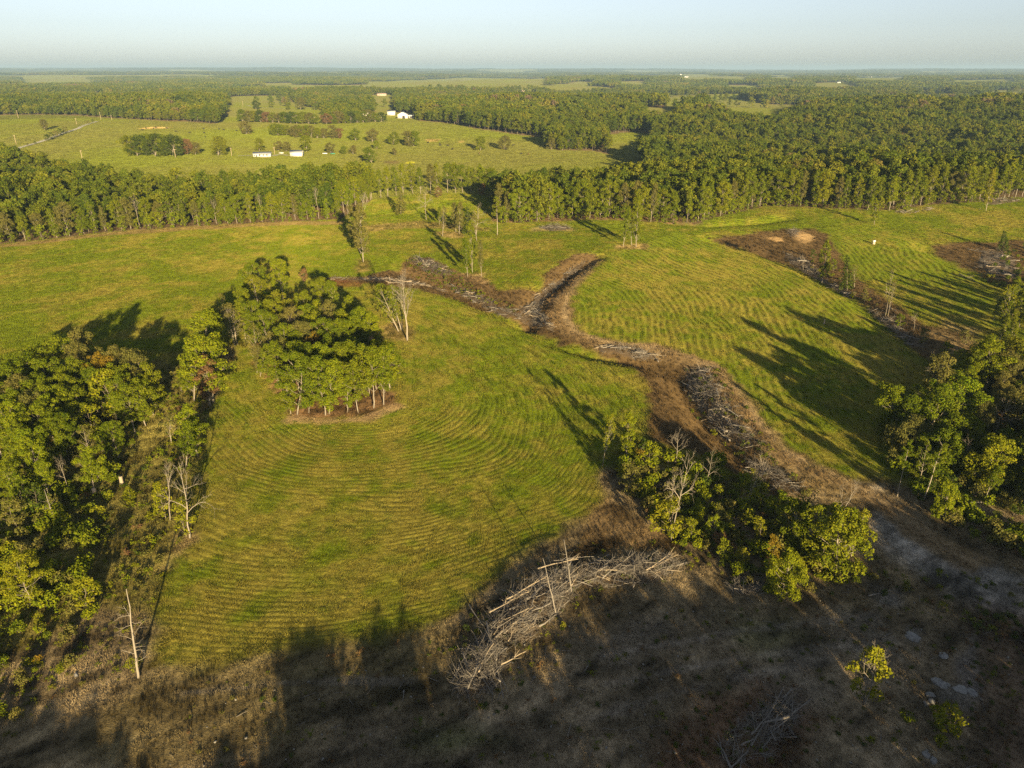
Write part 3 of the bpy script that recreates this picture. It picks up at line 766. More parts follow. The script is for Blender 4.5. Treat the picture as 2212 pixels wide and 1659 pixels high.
fan = lambda x, y: np.abs(x) < 0.76 * y + 26
def is_rough(c):   # brown or tan ground rather than green field
    return c[:, 0] > c[:, 1] * 1.02
SHORT = proto_coll('short_grass', [blades(500 + k, 60, 1.0, .20, .05) for k in range(4)] + [blades(510 + k, 60, 2.2, .24, .12) for k in range(4)] + [blades(520 + k, 60, 7.0, .45, .35) for k in range(3)])
def strip(seed, n, L_, w_, hgt, wid):
    me_ = blades(seed, n, 1.0, hgt, wid)
    co = np.empty(len(me_.vertices) * 3, np.float32); me_.vertices.foreach_get('co', co); co = co.reshape(-1, 4, 3)
    c0 = (co[:, 0] + co[:, 1]) / 2; off = co - c0[:, None, :]
    c1 = c0 * np.array([L_, w_, 1.0]); me_.vertices.foreach_set('co', np.ascontiguousarray(c1[:, None, :] + off, np.float32).ravel()); me_.update()
    return me_
ROWG = proto_coll('row_grass', [strip(560 + k, 60, 1.6, .95, .20, .05) for k in range(4)] + [strip(570 + k, 44, 3.2, 1.1, .26, .12) for k in range(4)])
TALL = proto_coll('tall_grass', [blades(540 + k, 34, 0.9, .75, .05, .35) for k in range(4)] + [blades(550 + k, 40, 2.0, .9, .12, .35) for k in range(3)])
gp, gs, gr, gv, gc = [], [], [], [], []
tp_, ts_, tr_, tv_, tc_ = [], [], [], [], []
rg = np.random.default_rng(77)
rp_, rs_, rr_, rv_, rc_ = [], [], [], [], []
def push(dst, x, y, z, sc, rot, vi, c):
    for l, v in zip(dst, (np.column_stack([x, y, z]), np.repeat(sc[:, None], 3, 1) if sc.ndim == 1 else sc, rot, vi, np.clip(c, 0, 1))): l.append(v)
for (y0, y1, s, v0, v1) in ((58, 150, .80, 0, 4), (150, 430, 1.7, 4, 8), (430, 1250, 5.5, 8, 11)):
    x, y = jgrid(-.8 * y1 - 30, .8 * y1 + 30, y0, y1, s, rg, fan)
    if y1 > 1000:
        k = ~in_forest(x, y); x, y = x[k], y[k]
    c, row, amt = paint(x, y)
    z = terrain(x, y); n = len(x)
    rough = is_rough(c) & (amt < .15) & (y < 430)
    rough &= ~((c[:, 1] > .12) & (c[:, 0] < c[:, 1] * 1.35))        # straw patches of the fields stay short
    pale_tan = rough & (c[:, 0] > .20)  # paler tan ground, as on the track, carries short grass
    bare = (c[:, 0] > .26) & (c[:, 0] > 1.4 * c[:, 1])
    q = (~rough | (pale_tan & (rg.random(n) < .6))) & (amt < .55) & (~bare | (rg.random(n) < .3))
    m_ = q.sum()
    push((gp, gs, gr, gv, gc), x[q], y[q], z[q], rg.uniform(.7, 1.3, m_), rg.random(m_) * 6.283, rg.integers(v0, v1, m_), c[q] * rg.uniform(.8, 1.25, m_)[:, None])
    if y1 < 500:
        q = rough & ~bare & ~pale_tan & (rg.random(n) < .8)
        m_ = q.sum(); w0, w1 = (0, 4) if y0 < 100 else (4, 7)
        clump = .35 + 1.0 * fbm(x, y, 6, 81, 3)
        shade = np.where(y < 125, .55, .72)
        push((tp_, ts_, tr_, tv_, tc_), x[q], y[q], z[q], (clump * shade)[q] * rg.uniform(.6, 1.3, m_), rg.random(m_) * 6.283, rg.integers(w0, w1, m_), c[q] * rg.uniform(.8, 1.35, m_)[:, None])
        # grass standing in drill rows: pull the points on to the nearest row and lay them along it
        s2 = .95 if y0 < 100 else 1.75
        x, y = jgrid(-.8 * y1 - 30, .8 * y1 + 30, y0, y1, s2, rg, fan)
        c, row, amt = paint(x, y); k = amt > .3; x, y = x[k], y[k]
        c, row, amt = paint(x, y); e = .25
        gx_ = (paint(x + e, y)[1] - row) / e; gy_ = (paint(x, y + e)[1] - row) / e
        g2 = np.maximum(gx_ ** 2 + gy_ ** 2, .03); f = (row - np.round(row)) * (fbm(x, y, 16, 66, 2) > (.52 if y0 < 100 else .36)) * rg.uniform(.4, 1.0, len(x))
        ok = (gx_ ** 2 + gy_ ** 2 < 4)
        xn = x - f * gx_ / g2; yn = y - f * gy_ / g2
        cn = paint(xn, yn)[0]
        keep = ok & ((rg.random(len(x)) < .82 + .3 * (fbm(xn, yn, 3.5, 65, 2) - .5)))
        x, y, c = xn[keep], yn[keep], cn[keep]; m_ = len(x)
        tn = fbm(x, y, 3.0, 67, 2)
        tint = np.clip((tn - .5) * 3 + rg.normal(0, .35, m_), -1, 1)[:, None]
        c = np.where(tint > 0, c * (1 - .4 * tint) + np.array((.215, .180, .036)) * .4 * tint, c * (1 + .5 * tint) + np.array((.070, .125, .012)) * -.5 * tint)
        push((rp_, rs_, rr_, rv_, rc_), x, y, terrain(x, y), np.column_stack([rg.uniform(.7, 1.3, m_), rg.uniform(.7, 1.25, m_), rg.uniform(.6, 1.4, m_)]), np.arctan2(gy_[keep], gx_[keep]) + math.pi / 2 + rg.normal(0, .05, m_), rg.integers(0, 4, m_) if y0 < 100 else rg.integers(4, 8, m_), c * rg.uniform(.72, 1.3, m_)[:, None])
cat_ = np.concatenate
scatter('field_grass', 'short green and straw coloured grass covering the fields', 'grass', np.vstack(gp), np.vstack(gs), cat_(gr), cat_(gv), SHORT, np.vstack(gc))
scatter('drilled_grass', 'young grass standing in curved drill rows across the fields', 'grass', np.vstack(rp_), np.vstack(rs_), cat_(rr_), cat_(rv_), ROWG, np.vstack(rc_))
scatter('dry_grass', 'tall brown dry grass along the gullies and rough foreground', 'grass', np.vstack(tp_), np.vstack(ts_), cat_(tr_), cat_(tv_), TALL, np.vstack(tc_))
print('grass', sum(map(len, gp)), sum(map(len, tp_)), sum(map(len, rp_)))

# ------------------------------------------------------------------ woods that run on to the horizon
W_TAKEN = []      # feet of the trees planted one by one, so the mass keeps clear of them
# ------------------------------------------------------------------ single trees, traced one by one
def zg(p): return (p[0] * .2444 + 442.4, p[1] * .2444 + 516.1)
def z5(p): return (p[0] * .2666, p[1] * .2666 + 516.1)
def z6(p): return (p[0] * .25, p[1] * .25 + 884.8)
def z1(p): return (p[0] * .2533, p[1] * .2533 + 110.6)
def z2(p): return (p[0] * .2533 + 553, p[1] * .2533 + 110.6)
def z3(p): return (p[0] * .2533 + 1106, p[1] * .2533 + 110.6)
def z4(p): return (p[0] * .2533 + 1659, p[1] * .2533 + 110.6)
def z9(p): return (p[0] * .3 + 1253.4, p[1] * .3 + 847.9)
def z10(p): return (p[0] * .2666 + 1806.5, p[1] * .2666 + 700.4)
def z7(p): return (p[0] * .2666, p[1] * .2666 + 1216.5)
FEET = []
def to_px(xy, h=6.0):
    x, y, z = xy[0], xy[1], Z(*xy) + h - CAM_Z
    dep = y * math.cos(PITCH) - z * math.sin(PITCH)
    return CX + FPX * x / dep, CY + FPX * (-(y * math.sin(PITCH) + z * math.cos(PITCH))) / dep
def near(xy, marks):
    px, py = to_px(xy)
    return min(marks, key=lambda m: abs(m[0] - px))[1]
MARK_RW = [(1090,'beside the lone pine'),(1150,'behind the brown brush mound'),(1215,'behind the right side of the brush mound'),(1280,'left of the three crest trees'),(1345,'straight behind the three crest trees'),(1410,'right of the three crest trees'),(1480,'above the dip at the field end'),(1550,'on the bank right of the dip'),(1620,'behind the left end of the brown bank'),(1700,'behind the bare yellow bank'),(1770,'right of the bare yellow bank'),(1840,'left of the single slim tree'),(1900,'behind the single slim tree'),(1965,'behind the fallen logs'),(2040,'right of the fallen logs'),(2110,'left of the slim yellow tree'),(2170,'right of the slim yellow tree'),(2240,'at the right picture edge')]
MARK_LW = [(20,'at the left picture edge'),(90,'near the left picture edge'),(160,'above the left field'),(230,'above the middle of the left field'),(300,'left of the white forked trunks'),(370,'by the white forked trunks'),(440,'right of the white forked trunks'),(510,'above the right half of the left field'),(580,'over the low green bushes'),(650,'near the olive ivy tree'),(720,'beside the dark shadowed end')]
def tall(H, lo, hi): return 'tall ' if H > hi else ('short ' if H < lo else '')
def broad(xy, H, leaf, label, group=None, shapes=None, width=1.0, lean=(0, 0), name='broadleaf_tree', bark=None):
    FEET.append(xy); W_TAKEN.append(xy)
    return plant(pick(shapes or OAK), xy, H, name, label, 'tree', group, leaf, width, lean, bark=bark)
def bt(base, top, shapes, leaf, label, name='broadleaf_tree', group=None, width=1.0, cap=27.0, bark=None, cat='tree'):
    """a tree given by the picture points of its foot and its top"""
    xy = G(*base); H, ln = top_h(xy, top[0], top[1], cap)
    FEET.append(xy); W_TAKEN.append(xy)
    return plant(pick(shapes), xy, max(1.5, H), name, label, cat, group, leaf, width, ln, bark=bark)

# the island grove in the main field
GR = 'trees of the island grove'
for k, (b, t, lab) in enumerate([
    ((628,894),(618,806),'leaning grove tree with the leftmost pale trunk of the front edge'),
    ((642,895),(650,763),'tall grove tree with broad fan crown, second pale trunk of the front edge'),
    ((667,892),(668,815),'yellow-green young tree with forked pale trunk in the grove front'),
    ((703,897),(690,770),'grove tree whose slanting pale trunk stands nearest the camera'),
    ((711,894),(727,772),'grove tree with straight double trunk right of the slanting one'),
    ((750,892),(748,812),'short yellow-green tree in the middle of the grove front'),
    ((774,892),(760,775),'grove tree with thin paired trunks right of the front middle'),
    ((807,881),(795,748),'grove tree with a thick forked trunk near the front right corner'),
    ((829,875),(826,742),'grove tree at the front right corner beside the scraped earth'),
    ((843,839),(842,738),'outermost grove tree on the right side')]):
    bt(b, t, SLIM if k in (2, 5, 8) else OAK, 'leaf_yellow' if k in (2,) else ('leaf_bright' if k in (5, 4) else 'leaf_green'), lab, group=GR)
gtop = [((390,200),16,0),((640,168),15,1),((420,315),14,0),((130,478),11,2),((330,425),15,0),((640,452),15,0),((870,462),13,0),((1010,333),15,0),((1115,362),14,0),((1270,498),12,1),((430,535),15,0),((560,525),15,0),
        ((50,598),13,1),((230,560),14,2),((500,622),15,0),((850,582),14,1),((740,600),15,2),((1000,540),13,1),((1110,540),15,2),((1370,588),15,1),((1460,650),14,1),((950,645),14,0),((1060,698),15,0),((1200,700),15,0),((690,742),15,0),
        ((850,722),15,2),((420,742),14,2),((560,800),14,2),((650,862),13,2),((960,832),12,3),((1090,850),13,0),((1290,852),12,1),((1400,835),11,5),((1480,900),14,0),((1600,910),14,1),((850,990),13,0),((1420,940),14,0),((1230,1010),11,4),((1330,640),14,0),((780,820),13,0),((1180,620),14,0),((300,520),14,0),((900,915),15,0),((780,905),15,0),((1030,915),15,1),((1160,915),15,0),((1330,930),14,0),((600,900),14,0),((1250,890),15,0)]
words = ['green broadleaf tree inside the island grove', 'bright green broadleaf tree inside the island grove', 'olive thin-crowned tree inside the island grove', 'orange-tinged tree in the dark hollow of the island grove', 'rust-brown withered tree near the front right of the island grove', 'dark green low tree in the shaded right hollow of the island grove']
for p, H, kd in gtop:
    xy = T(*zg(p), H)
    broad(xy, H, ['leaf_green', 'leaf_bright', 'leaf_olive', 'leaf_orange', 'leaf_rust', 'leaf_dark'][kd], words[kd] + ('' if kd > 2 else ' ' + ('at its far end' if p[1] < 400 else 'on its back slope' if p[1] < 600 else 'just behind its front edge' if p[1] > 800 else 'near its middle') + (' left' if p[0] < 560 else ' right' if p[0] > 1050 else '')), GR, SPARSE if kd == 2 and H < 14.5 else OAK)
bt(zg((870,400)), zg((870,256)), YOUNG, 'leaf_rust', 'small rust-brown tree standing just behind the island grove')
bt((555,806), (556,745), SLIM, 'leaf_olive', 'olive tree with a pale trunk at the left corner of the grove', group=GR, width=1.1)
bt((562,814), (574,740), SLIM, 'leaf_green', 'slim green tree beside the left corner of the grove', group=GR)
bt((571,801), (600,735), OAK, 'leaf_olive', 'olive tree just behind the left corner of the grove', group=GR)

# the hedge of trees between the grove and the left clump
HD = 'trees along the left edge of the main field'
for b, t, s, lf, lab in [
    ((508,747),(490,655),SPARSE,'leaf_olive','olive thin tree between the grove and the field edge hedge'),
    ((455,877),(446,761),SLIM,'leaf_rust','tree with rust-brown creeper on its trunk at the field edge'),
    ((460,869),(440,724),OAK,'leaf_bright','bright green rounded tree above the rust-brown trunk at the field edge'),
    ((440,790),(453,661),OAK,'leaf_bright','bright green tree touching the left flank of the grove'),
    ((420,866),(416,754),OAK,'leaf_green','green tree left of the rust-brown trunk at the field edge'),
    ((395,845),(388,790),YOUNG,'leaf_olive','low olive tree with reddish bare stems at the field edge'),
    ((428,985),(410,868),SLIM,'leaf_bright','bright green columnar tree casting shade on the field edge'),
    ((402,1010),(400,905),SLIM,'leaf_green','green columnar tree in the middle of the field edge'),
    ((371,960),(365,893),SPARSE,'leaf_olive','olive flat-topped tree left of the columnar field edge trees')]:
    bt(b, t, s, lf, lab, group=HD, width=1.25)
for b, t, sh, lab in [((367,1125),(358,1008),BARE,'leafless forked tree with a leafy foot, left of the pair'), ((410,1163),(388,992),BARE,'tall leafless tree with a leafy foot at the corner of the main field')]:
    bt(b, t, sh, None, lab, 'bare_tree', width=0.75)
    xy = G(b[0] - 8, b[1] - 4)
    broad(xy, 8.0, 'leaf_yellow', 'yellow-green growth round the foot of the %s' % ('left leafless tree' if b[0] < 400 else 'corner leafless tree'), None, YOUNG, .8)

# the wooded clump on the left edge
LC = 'trees of the left clump'
ltop = [((100,920),15,0),((220,858),15,0),((400,798),15,0),((640,722),16,2),((600,822),15,2),((780,925),14,3),((930,858),15,2),((1050,898),15,2),((1150,1010),14,0),((1000,1175),13,0),((330,962),14,0),((130,1085),14,2),((60,1205),13,0),
        ((180,1250),13,2),((380,1262),13,1),((280,1335),13,0),((100,1405),13,1),((700,1322),9,4),((450,1405),12,0),((880,1468),10,0),((660,1500),9,5),((20,1000),15,0),((20,1455),12,0),((200,1525),12,1),((500,1100),13,0),((840,1050),14,4),((1090,1120),13,0),((-120,950),15,0),((-100,1150),14,0),((-130,1350),13,0),((560,960),14,0),((900,1010),14,0),((700,1050),13,0),((300,1080),13,0),((450,1180),13,1),((620,1200),11,0),((220,1130),13,0),((960,1080),13,0),((50,1320),13,1),((330,1180),13,0),((560,1330),10,0)]
lword = ['green broadleaf tree in the left clump', 'bright green broadleaf tree in the left clump', 'dull green tall tree in the left clump', 'orange-tinted tree near the middle of the left clump', 'yellow-green young tree in the opening of the left clump', 'olive leaning thin tree in the opening of the left clump']
for p, H, kd in ltop:
    broad(T(*z5(p), H), H, ['leaf_green', 'leaf_bright', 'leaf_olive', 'leaf_orange', 'leaf_yellow', 'leaf_olive'][kd], lword[kd] + ('' if kd in (3, 4, 5) else (' against the field' if p[1] < 880 else ' low down' if p[1] > 1240 else '') + (' by the picture edge' if p[0] < 200 else ' on its right flank' if p[0] > 850 else '')), LC, SPARSE if kd == 5 else (YOUNG if kd == 4 else OAK), 1.05)
SLOPE = iter(['highest green tree on the lower slope of the left clump','bright tree left of the large bright green tree','low bright tree beside the leafless pair','green tree above the large bright green tree','green tree at the picture edge below the left clump','young green tree below the bright slope trees','young dark tree in the shaded slope hollow','young olive tree lowest on the shaded slope'])
for p, H, lf, sh, lab in [((100,100),12,'leaf_green',OAK,None),((230,250),11,'leaf_bright',OAK,None),((330,455),9,'leaf_bright',OAK,None),((430,60),12,'leaf_green',OAK,None),((40,420),10,'leaf_green',OAK,None),((120,560),8,'leaf_green',YOUNG,None),((250,640),7,'leaf_dark',YOUNG,None),((60,760),7,'leaf_olive',YOUNG,None)]:
    broad(T(*z6(p), H), H, lf, next(SLOPE), LC, sh)
bt(z6((815,712)), z6((770,305)), OAK, 'leaf_bright', 'large bright green tree at the lower right of the left clump', width=.95)
bt(z7((250,360)), z7((130,-90)), OAK, 'leaf_yellow', 'big yellow-green tree at the left picture edge', width=1.0)
bt(z7((700,395)), z7((710,108)), YOUNG, 'leaf_yellow', 'round yellow-green young tree beside the big yellow-green tree', width=1.1)
bt(z6((590,720)), z6((500,415)), BARE, None, 'leafless tree rising from bushes left of the large bright green tree', 'bare_tree', width=.6)
bt(z6((470,560)), z6((410,370)), BARE, None, 'smaller leafless tree at the edge of the left clump', 'bare_tree', width=.6)
bt(z6((470,960)), z6((365,690)), SNAG, None, 'grey dead snag with drooping twigs in the left undergrowth', 'dead_snag', bark='wood_grey')
bt(z5((630,1240)), z5((620,1090)), SNAG, None, 'dead pale stem inside the left clump', 'dead_snag', width=.8)
bt(z5((838,1415)), z5((805,1190)), SNAG, None, 'broken pale pole standing in the opening of the left clump', 'dead_snag', width=.7)
bt((299,1464), (267,1270), SNAG, None, 'tall white dead snag standing alone at the lower left', 'dead_snag', width=.75)
xy = G(294,1450); broad(xy, 2.6, 'leaf_yellow', 'yellow-green sprouts at the foot of the white snag', None, SHRUB, .7, name='shrub')

# single trees out in the fields
bt((880,735), (872,600), BIGBARE, None, 'tall pale leafless tree standing alone behind the grove', 'bare_tree', width=.85)
bt((861,716), (812,606), SPARSE, 'leaf_green', 'strongly leaning pale trunked tree beside the tall leafless tree')
bt((866,712), (842,610), SPARSE, 'leaf_green', 'second leaning tree beside the tall leafless tree')
bt((868,714), (865,620), SPARSE, 'leaf_dark', 'upright dark green tree behind the tall leafless tree', width=.8)
bt((785,566), (775,424), SLIM, 'leaf_olive', 'tall olive tree with ivy trunk where the left hedge ends', width=.9)
bt((779,548), (755,440), SLIM, 'leaf_olive', 'olive bushy tree left of the tall ivy trunk', width=1.1)
bt((776,500), (790,420), BARE, None, 'tall forked bare tree behind the olive ivy tree', 'bare_tree')
bt((1010,598), (1000,510), SLIM, 'leaf_green', 'left of three slim trees on the gully bank', width=.65)
bt((1021,589), (1017,476), SLIM, 'leaf_green', 'tallest and middle of three slim trees on the gully bank', width=.6)
bt((1040,600), (1037,519), SLIM, 'leaf_olive', 'right of three slim trees on the gully bank', width=.65)
bt((956,511), (958,442), SPARSE, 'leaf_olive', 'leftmost thin tree of the small group in the middle field', width=.8)
bt((949,487), (948,446), SLIM, 'leaf_green', 'short green tree behind the small group in the middle field', width=.9)
bt((985,502), (984,436), SLIM, 'leaf_olive', 'olive tree in the small group of the middle field', width=1.0)
bt((992,506), (994,434), SLIM, 'leaf_olive', 'pale trunked tree in the small group of the middle field', width=.9)
bt((1010,505), (1010,445), CEDAR, 'leaf_dark', 'dark evergreen in the small group of the middle field', name='cedar_tree')
bt((1028,508), (1034,440), BARE, None, 'twisted half-dead tree right of the small group in the middle field', 'bare_tree')
bt((1030,520), (1024,460), SPARSE, 'leaf_olive', 'olive leafy tree right of the small group in the middle field')
bt((921,475), (919,404), BARE, None, 'pale leafless tree alone in the back clearing', 'bare_tree')
bt((866,463), (866,410), CEDAR, 'leaf_olive', 'thin conical tree alone in the back clearing', name='cedar_tree', width=1.3)
bt((946,428), (946,403), YOUNG, 'leaf_rust', 'round rust-brown tree at the back of the clearing', width=1.2)
bt((1040,425), (1042,395), YOUNG, 'leaf_rust', 'pinkish brown bushy tree at the right end of the back clearing')
bt((1074,508), (1073,422), PINE, 'leaf_green', 'lone pine with a long bare trunk at the corner of the right wood', 'pine_tree')
bt((1346,533), (1355,447), SLIM, 'leaf_green', 'left and leafiest of three slim trees on the field crest', width=.75)
bt((1365,530), (1366,450), SPARSE, 'leaf_olive', 'middle of three slim trees on the field crest', width=.6)
bt((1374,534), (1382,420), SLIM, 'leaf_green', 'right and tallest of three slim trees on the field crest', width=.8)
bt((1888,486), (1892,427), SLIM, 'leaf_bright', 'single slim green tree in the right field before the wood', width=.85)
bt((2129,455), (2143,362), SLIM, 'leaf_yellow', 'slim yellow tree standing before the right end of the wood', width=.8, cap=24)
bt((2117,453), (2117,446), SNAG, None, 'short pale stump beside the slim yellow tree', 'dead_snag', width=1.6)
bt((1775,613), (1787,517), SLIM, 'leaf_green', 'slim green tree with pale foot in the right gully', width=.8)
bt((1830,627), (1830,548), CEDAR, 'leaf_dark', 'dark conical evergreen in the right gully', name='cedar_tree', width=.9)
bt((1845,622), (1845,570), SPARSE, 'leaf_olive', 'thin olive tree beside the dark evergreen in the right gully')
bt((1912,685), (1928,588), BARE, None, 'leafless double stemmed tree in the right gully', 'bare_tree', width=.45)
bt((1918,684), (1936,600), SPARSE, 'leaf_olive', 'thin olive stem beside the leafless tree in the right gully', width=.45)
bt((1974,714), (1974,676), BARE, None, 'small bare sapling low in the right gully', 'bare_tree', width=.8)
bt((1735,585), (1735,545), SNAG, None, 'short dead stem by the right gully brush', 'dead_snag', width=.6)
bt((2168,543), (2170,496), CEDAR, 'leaf_dark', 'dark evergreen beside the brush pile at the right edge', name='cedar_tree', width=1.2)
bt((2171,716), (2190,612), SPARSE, 'leaf_yellow', 'yellow-green thin tree at the right picture edge', width=.8)
bt((2200,708), (2205,620), SLIM, 'leaf_green', 'green tree at the right picture edge behind the thin one')

for k, (b, t, lf, lab) in enumerate([((1800,585),(1801,558),'leaf_green','small green tree left of the dark evergreen in the right gully'), ((1868,652),(1869,622),'leaf_olive','small olive tree below the dark evergreen in the right gully'), ((1945,708),(1946,676),'leaf_green','small green tree right of the leafless tree in the right gully'), ((1995,745),(1997,708),'leaf_olive','small olive tree near the lower end of the right gully'), ((2045,775),(2047,735),'leaf_green','bushy green tree at the lower end of the right gully'), ((2085,745),(2087,712),'leaf_olive','olive tree on the tan patch beside the right gully'), ((1755,560),(1756,538),'leaf_dark','dark bush tree under the bare yellow bank')]):
    bt(b, t, YOUNG, lf, lab)
# the thicket at the lower right
for b, t, s, lf, lab, nm, w in [
    ((160,530),(240,130),SPARSE,'leaf_yellow','thin tree with a pale trunk at the left tip of the thicket','broadleaf_tree',.55),
    ((330,490),(350,135),SLIM,'leaf_bright','bright green column-like tree at the left tip of the thicket','broadleaf_tree',.95),
    ((500,570),(510,350),YOUNG,'leaf_bright','leafy bright tree behind the left tip of the thicket','broadleaf_tree',.9),
    ((345,748),(370,490),YOUNG,'leaf_olive','round olive tree with a clear grey trunk in the thicket','broadleaf_tree',.85),
    ((690,520),(695,275),BARE,None,'leafless spreading tree at the back of the thicket','bare_tree',1.0),
    ((650,860),(690,550),BARE,None,'white leafless tree left of the middle of the thicket','bare_tree',.55),
    ((655,1062),(800,430),BARE,None,'tall leaning white tree in the middle of the thicket','bare_tree',.5),
    ((660,1050),(640,760),YOUNG,'leaf_yellow','yellow-green bushy tree round the leaning white trunk','broadleaf_tree',1.2),
    ((900,690),(960,400),BARE,None,'bare tree with a bent tip at the back of the thicket','bare_tree',.6),
    ((1200,842),(1350,448),BARE,None,'leaning bare tree with a forked tip in the thicket','bare_tree',.55),
    ((1205,838),(1240,540),SPARSE,'leaf_yellow','yellow-green foliage column round the forked bare tree','broadleaf_tree',.7),
    ((1590,1115),(1665,668),SPARSE,'leaf_olive','half-bare olive tree in the right part of the thicket','broadleaf_tree',.8),
    ((1560,1130),(1560,760),ROUND,'leaf_green','green leafy tree beside the half-bare olive tree','broadleaf_tree',.7),
    ((1850,912),(1900,640),BARE,None,'left of two bare trees at the right end of the thicket','bare_tree',.6),
    ((1870,915),(1990,640),BARE,None,'right of two bare trees at the right end of the thicket','bare_tree',.8),
    ((1840,1300),(1900,850),ROUND,'leaf_green','big spreading green tree at the right end of the thicket','broadleaf_tree',1.0),
    ((1950,1180),(2060,820),SPARSE,'leaf_yellow','yellow-green tree leaning right at the end of the thicket','broadleaf_tree',1.0),
    ((1440,1492),(1530,1145),ROUND,'leaf_bright','leaning bushy tree at the front tip of the thicket','broadleaf_tree',.72),
    ((805,1075),(800,900),YOUNG,'leaf_yellow','short yellow-green tree on a thin stem at the thicket front','broadleaf_tree',.8),
    ((960,1080),(970,880),YOUNG,'leaf_bright','pointed bright green young tree in the thicket front','broadleaf_tree',.7),
    ((1300,1080),(1290,890),YOUNG,'leaf_yellow','yellow-green young tree in the middle of the thicket front','broadleaf_tree',.8),
    ((1400,1200),(1390,1020),YOUNG,'leaf_orange','orange-tinged young tree behind the leaning bushy tree','broadleaf_tree',.7),
    ((1040,1220),(1040,1050),YOUNG,'leaf_bright','bright young tree at the lower left of the thicket','broadleaf_tree',.9),
    ((1170,1280),(1180,1110),YOUNG,'leaf_green','green young tree at the lower edge of the thicket','broadleaf_tree',.9)]:
    bt(z9(b), z9(t), s, lf, lab, nm, width=w)
def fill(poly, spacing, rng):
    P = GP(poly)
    x, y = jgrid(P[:, 0].min(), P[:, 0].max(), P[:, 1].min(), P[:, 1].max(), spacing, rng, lambda a, b: inside(a, b, P))
    return list(zip(x, y))
rs = np.random.default_rng(55)
SHM = ['leaf_bright', 'leaf_green', 'leaf_yellow', 'leaf_dark', 'leaf_olive', 'leaf_orange', 'leaf_rust']
def shrubs(poly, spacing, h0, h1, probs, place, group, shapes=None):
    for xy in fill(poly, spacing, rs):
        lf = SHM[int(rs.choice(7, p=probs))]
        h = rs.uniform(h0, h1)
        plant(pick(shapes or SHRUB), xy, h, 'shrub', '%s%s shrub %s' % ('tall ' if h > h0 + .7 * (h1 - h0) else 'low ' if h < h0 + .3 * (h1 - h0) else '', LEAFWORD[lf], place), 'shrub', group, lf, rs.uniform(.85, 1.2))
shrubs([(1310,985),(1400,965),(1480,1000),(1570,1010),(1640,1070),(1760,1110),(1800,1180),(1790,1250),(1690,1280),(1590,1250),(1510,1195),(1440,1150),(1350,1060)], 4.0, 1.6, 4.2, [.30, .26, .18, .12, .06, .05, .03], 'inside the lower right thicket', 'shrubs of the lower right thicket')

# the wood on the right edge
RW = 'trees of the right edge wood'
for b, t, s, lf, lab, nm, w in [
    ((440,880),(440,460),ROUND,'leaf_green','foremost left tree of the right edge wood','broadleaf_tree',.8),
    ((770,760),(840,230),OAK,'leaf_olive','tall olive tree with bare top twigs in the right edge wood','broadleaf_tree',.95),
    ((760,740),(800,280),BARE,None,'bare forked limbs inside the tall olive tree','bare_tree',.7),
    ((1050,690),(1060,425),OAK,'leaf_green','small green tree in the middle of the right edge wood','broadleaf_tree',.8),
    ((1215,600),(1290,105),OAK,'leaf_green','broad green tree at the back of the right edge wood','broadleaf_tree',1.1),
    ((1420,620),(1430,250),OAK,'leaf_olive','olive tree at the back right of the right edge wood','broadleaf_tree',1.0),
    ((495,1397),(600,925),PINE,'leaf_green','left of two leaning pines at the wood corner','pine_tree',.7),
    ((710,1422),(880,955),PINE,'leaf_green','right of two leaning pines at the wood corner','pine_tree',.95),
    ((680,1258),(740,930),SPARSE,'leaf_green','thin tree between the two leaning pines','broadleaf_tree',.7),
    ((880,1592),(900,1230),ROUND,'leaf_bright','bright leafy tree right of the leaning pines','broadleaf_tree',.62),
    ((1250,1335),(1270,885),ROUND,'leaf_yellow','large yellow-green tree on the right of the wood','broadleaf_tree',.85),
    ((1280,905),(1400,620),BARE,None,'grey leafless spreading tree in the right edge wood','bare_tree',1.2),
    ((1300,880),(1330,700),YOUNG,'leaf_rust','rust-brown bush under the grey leafless tree','broadleaf_tree',1.0),
    ((960,900),(1010,590),SPARSE,'leaf_bright','bright tree with white crooked limbs in the right edge wood','broadleaf_tree',1.0),
    ((1040,1180),(1060,920),BARE,None,'small bare tree behind the pines','bare_tree',.8),
    ((650,700),(660,600),SNAG,None,'broken orange stub among the right edge trees','dead_snag',1.2)]:
    bt(z10(b), z10(t), s, lf, lab, nm, group=RW if nm == 'broadleaf_tree' else None, width=w)
rk = 0
for xy in fill([(1930,960),(1960,900),(2060,850),(2150,800),(2330,830),(2400,1200),(2240,1130),(2150,1090),(2060,1080),(2000,1060),(1960,1030)], 6.6, rs):
    if all((xy[0] - f[0]) ** 2 + (xy[1] - f[1]) ** 2 > 16 for f in FEET):
        lf = ('leaf_green', 'leaf_bright', 'leaf_olive', 'leaf_green')[rk % 4]
        hh_ = rs.uniform(8, 14); px_, py_ = to_px(xy)
        broad(np.array(xy), hh_, lf, '%s%s tree inside the right edge wood %s' % (tall(hh_, 10, 12), LEAFWORD[lf], 'at the picture edge' if px_ > 2180 else ('at its back' if py_ < 850 else 'near its front' if py_ > 980 else 'near its middle')), RW, ROUND if rk % 3 else OAK); rk += 1
for xy in fill([(2140,690),(2190,640),(2400,640),(2400,820),(2230,790),(2160,760)], 8.5, rs):
    broad(np.array(xy), rs.uniform(8, 14), 'leaf_green', 'green tree beyond the gully at the right picture edge', RW, SLIM)
shrubs([(1930,1010),(1990,1060),(2060,1100),(2140,1120),(2230,1150),(2300,1130),(2200,1050),(2040,1010),(1960,960)], 5.0, 1.4, 3.6, [.2, .35, .1, .25, .05, .03, .02], 'under the right edge wood', 'shrubs under the right edge wood')
shrubs([(2120,600),(2180,545),(2260,520),(2300,680),(2180,640)], 5.5, 1.2, 3.2, [.1, .35, .05, .35, .1, .03, .02], 'in the gully at the right edge', 'shrubs in the right edge gully')
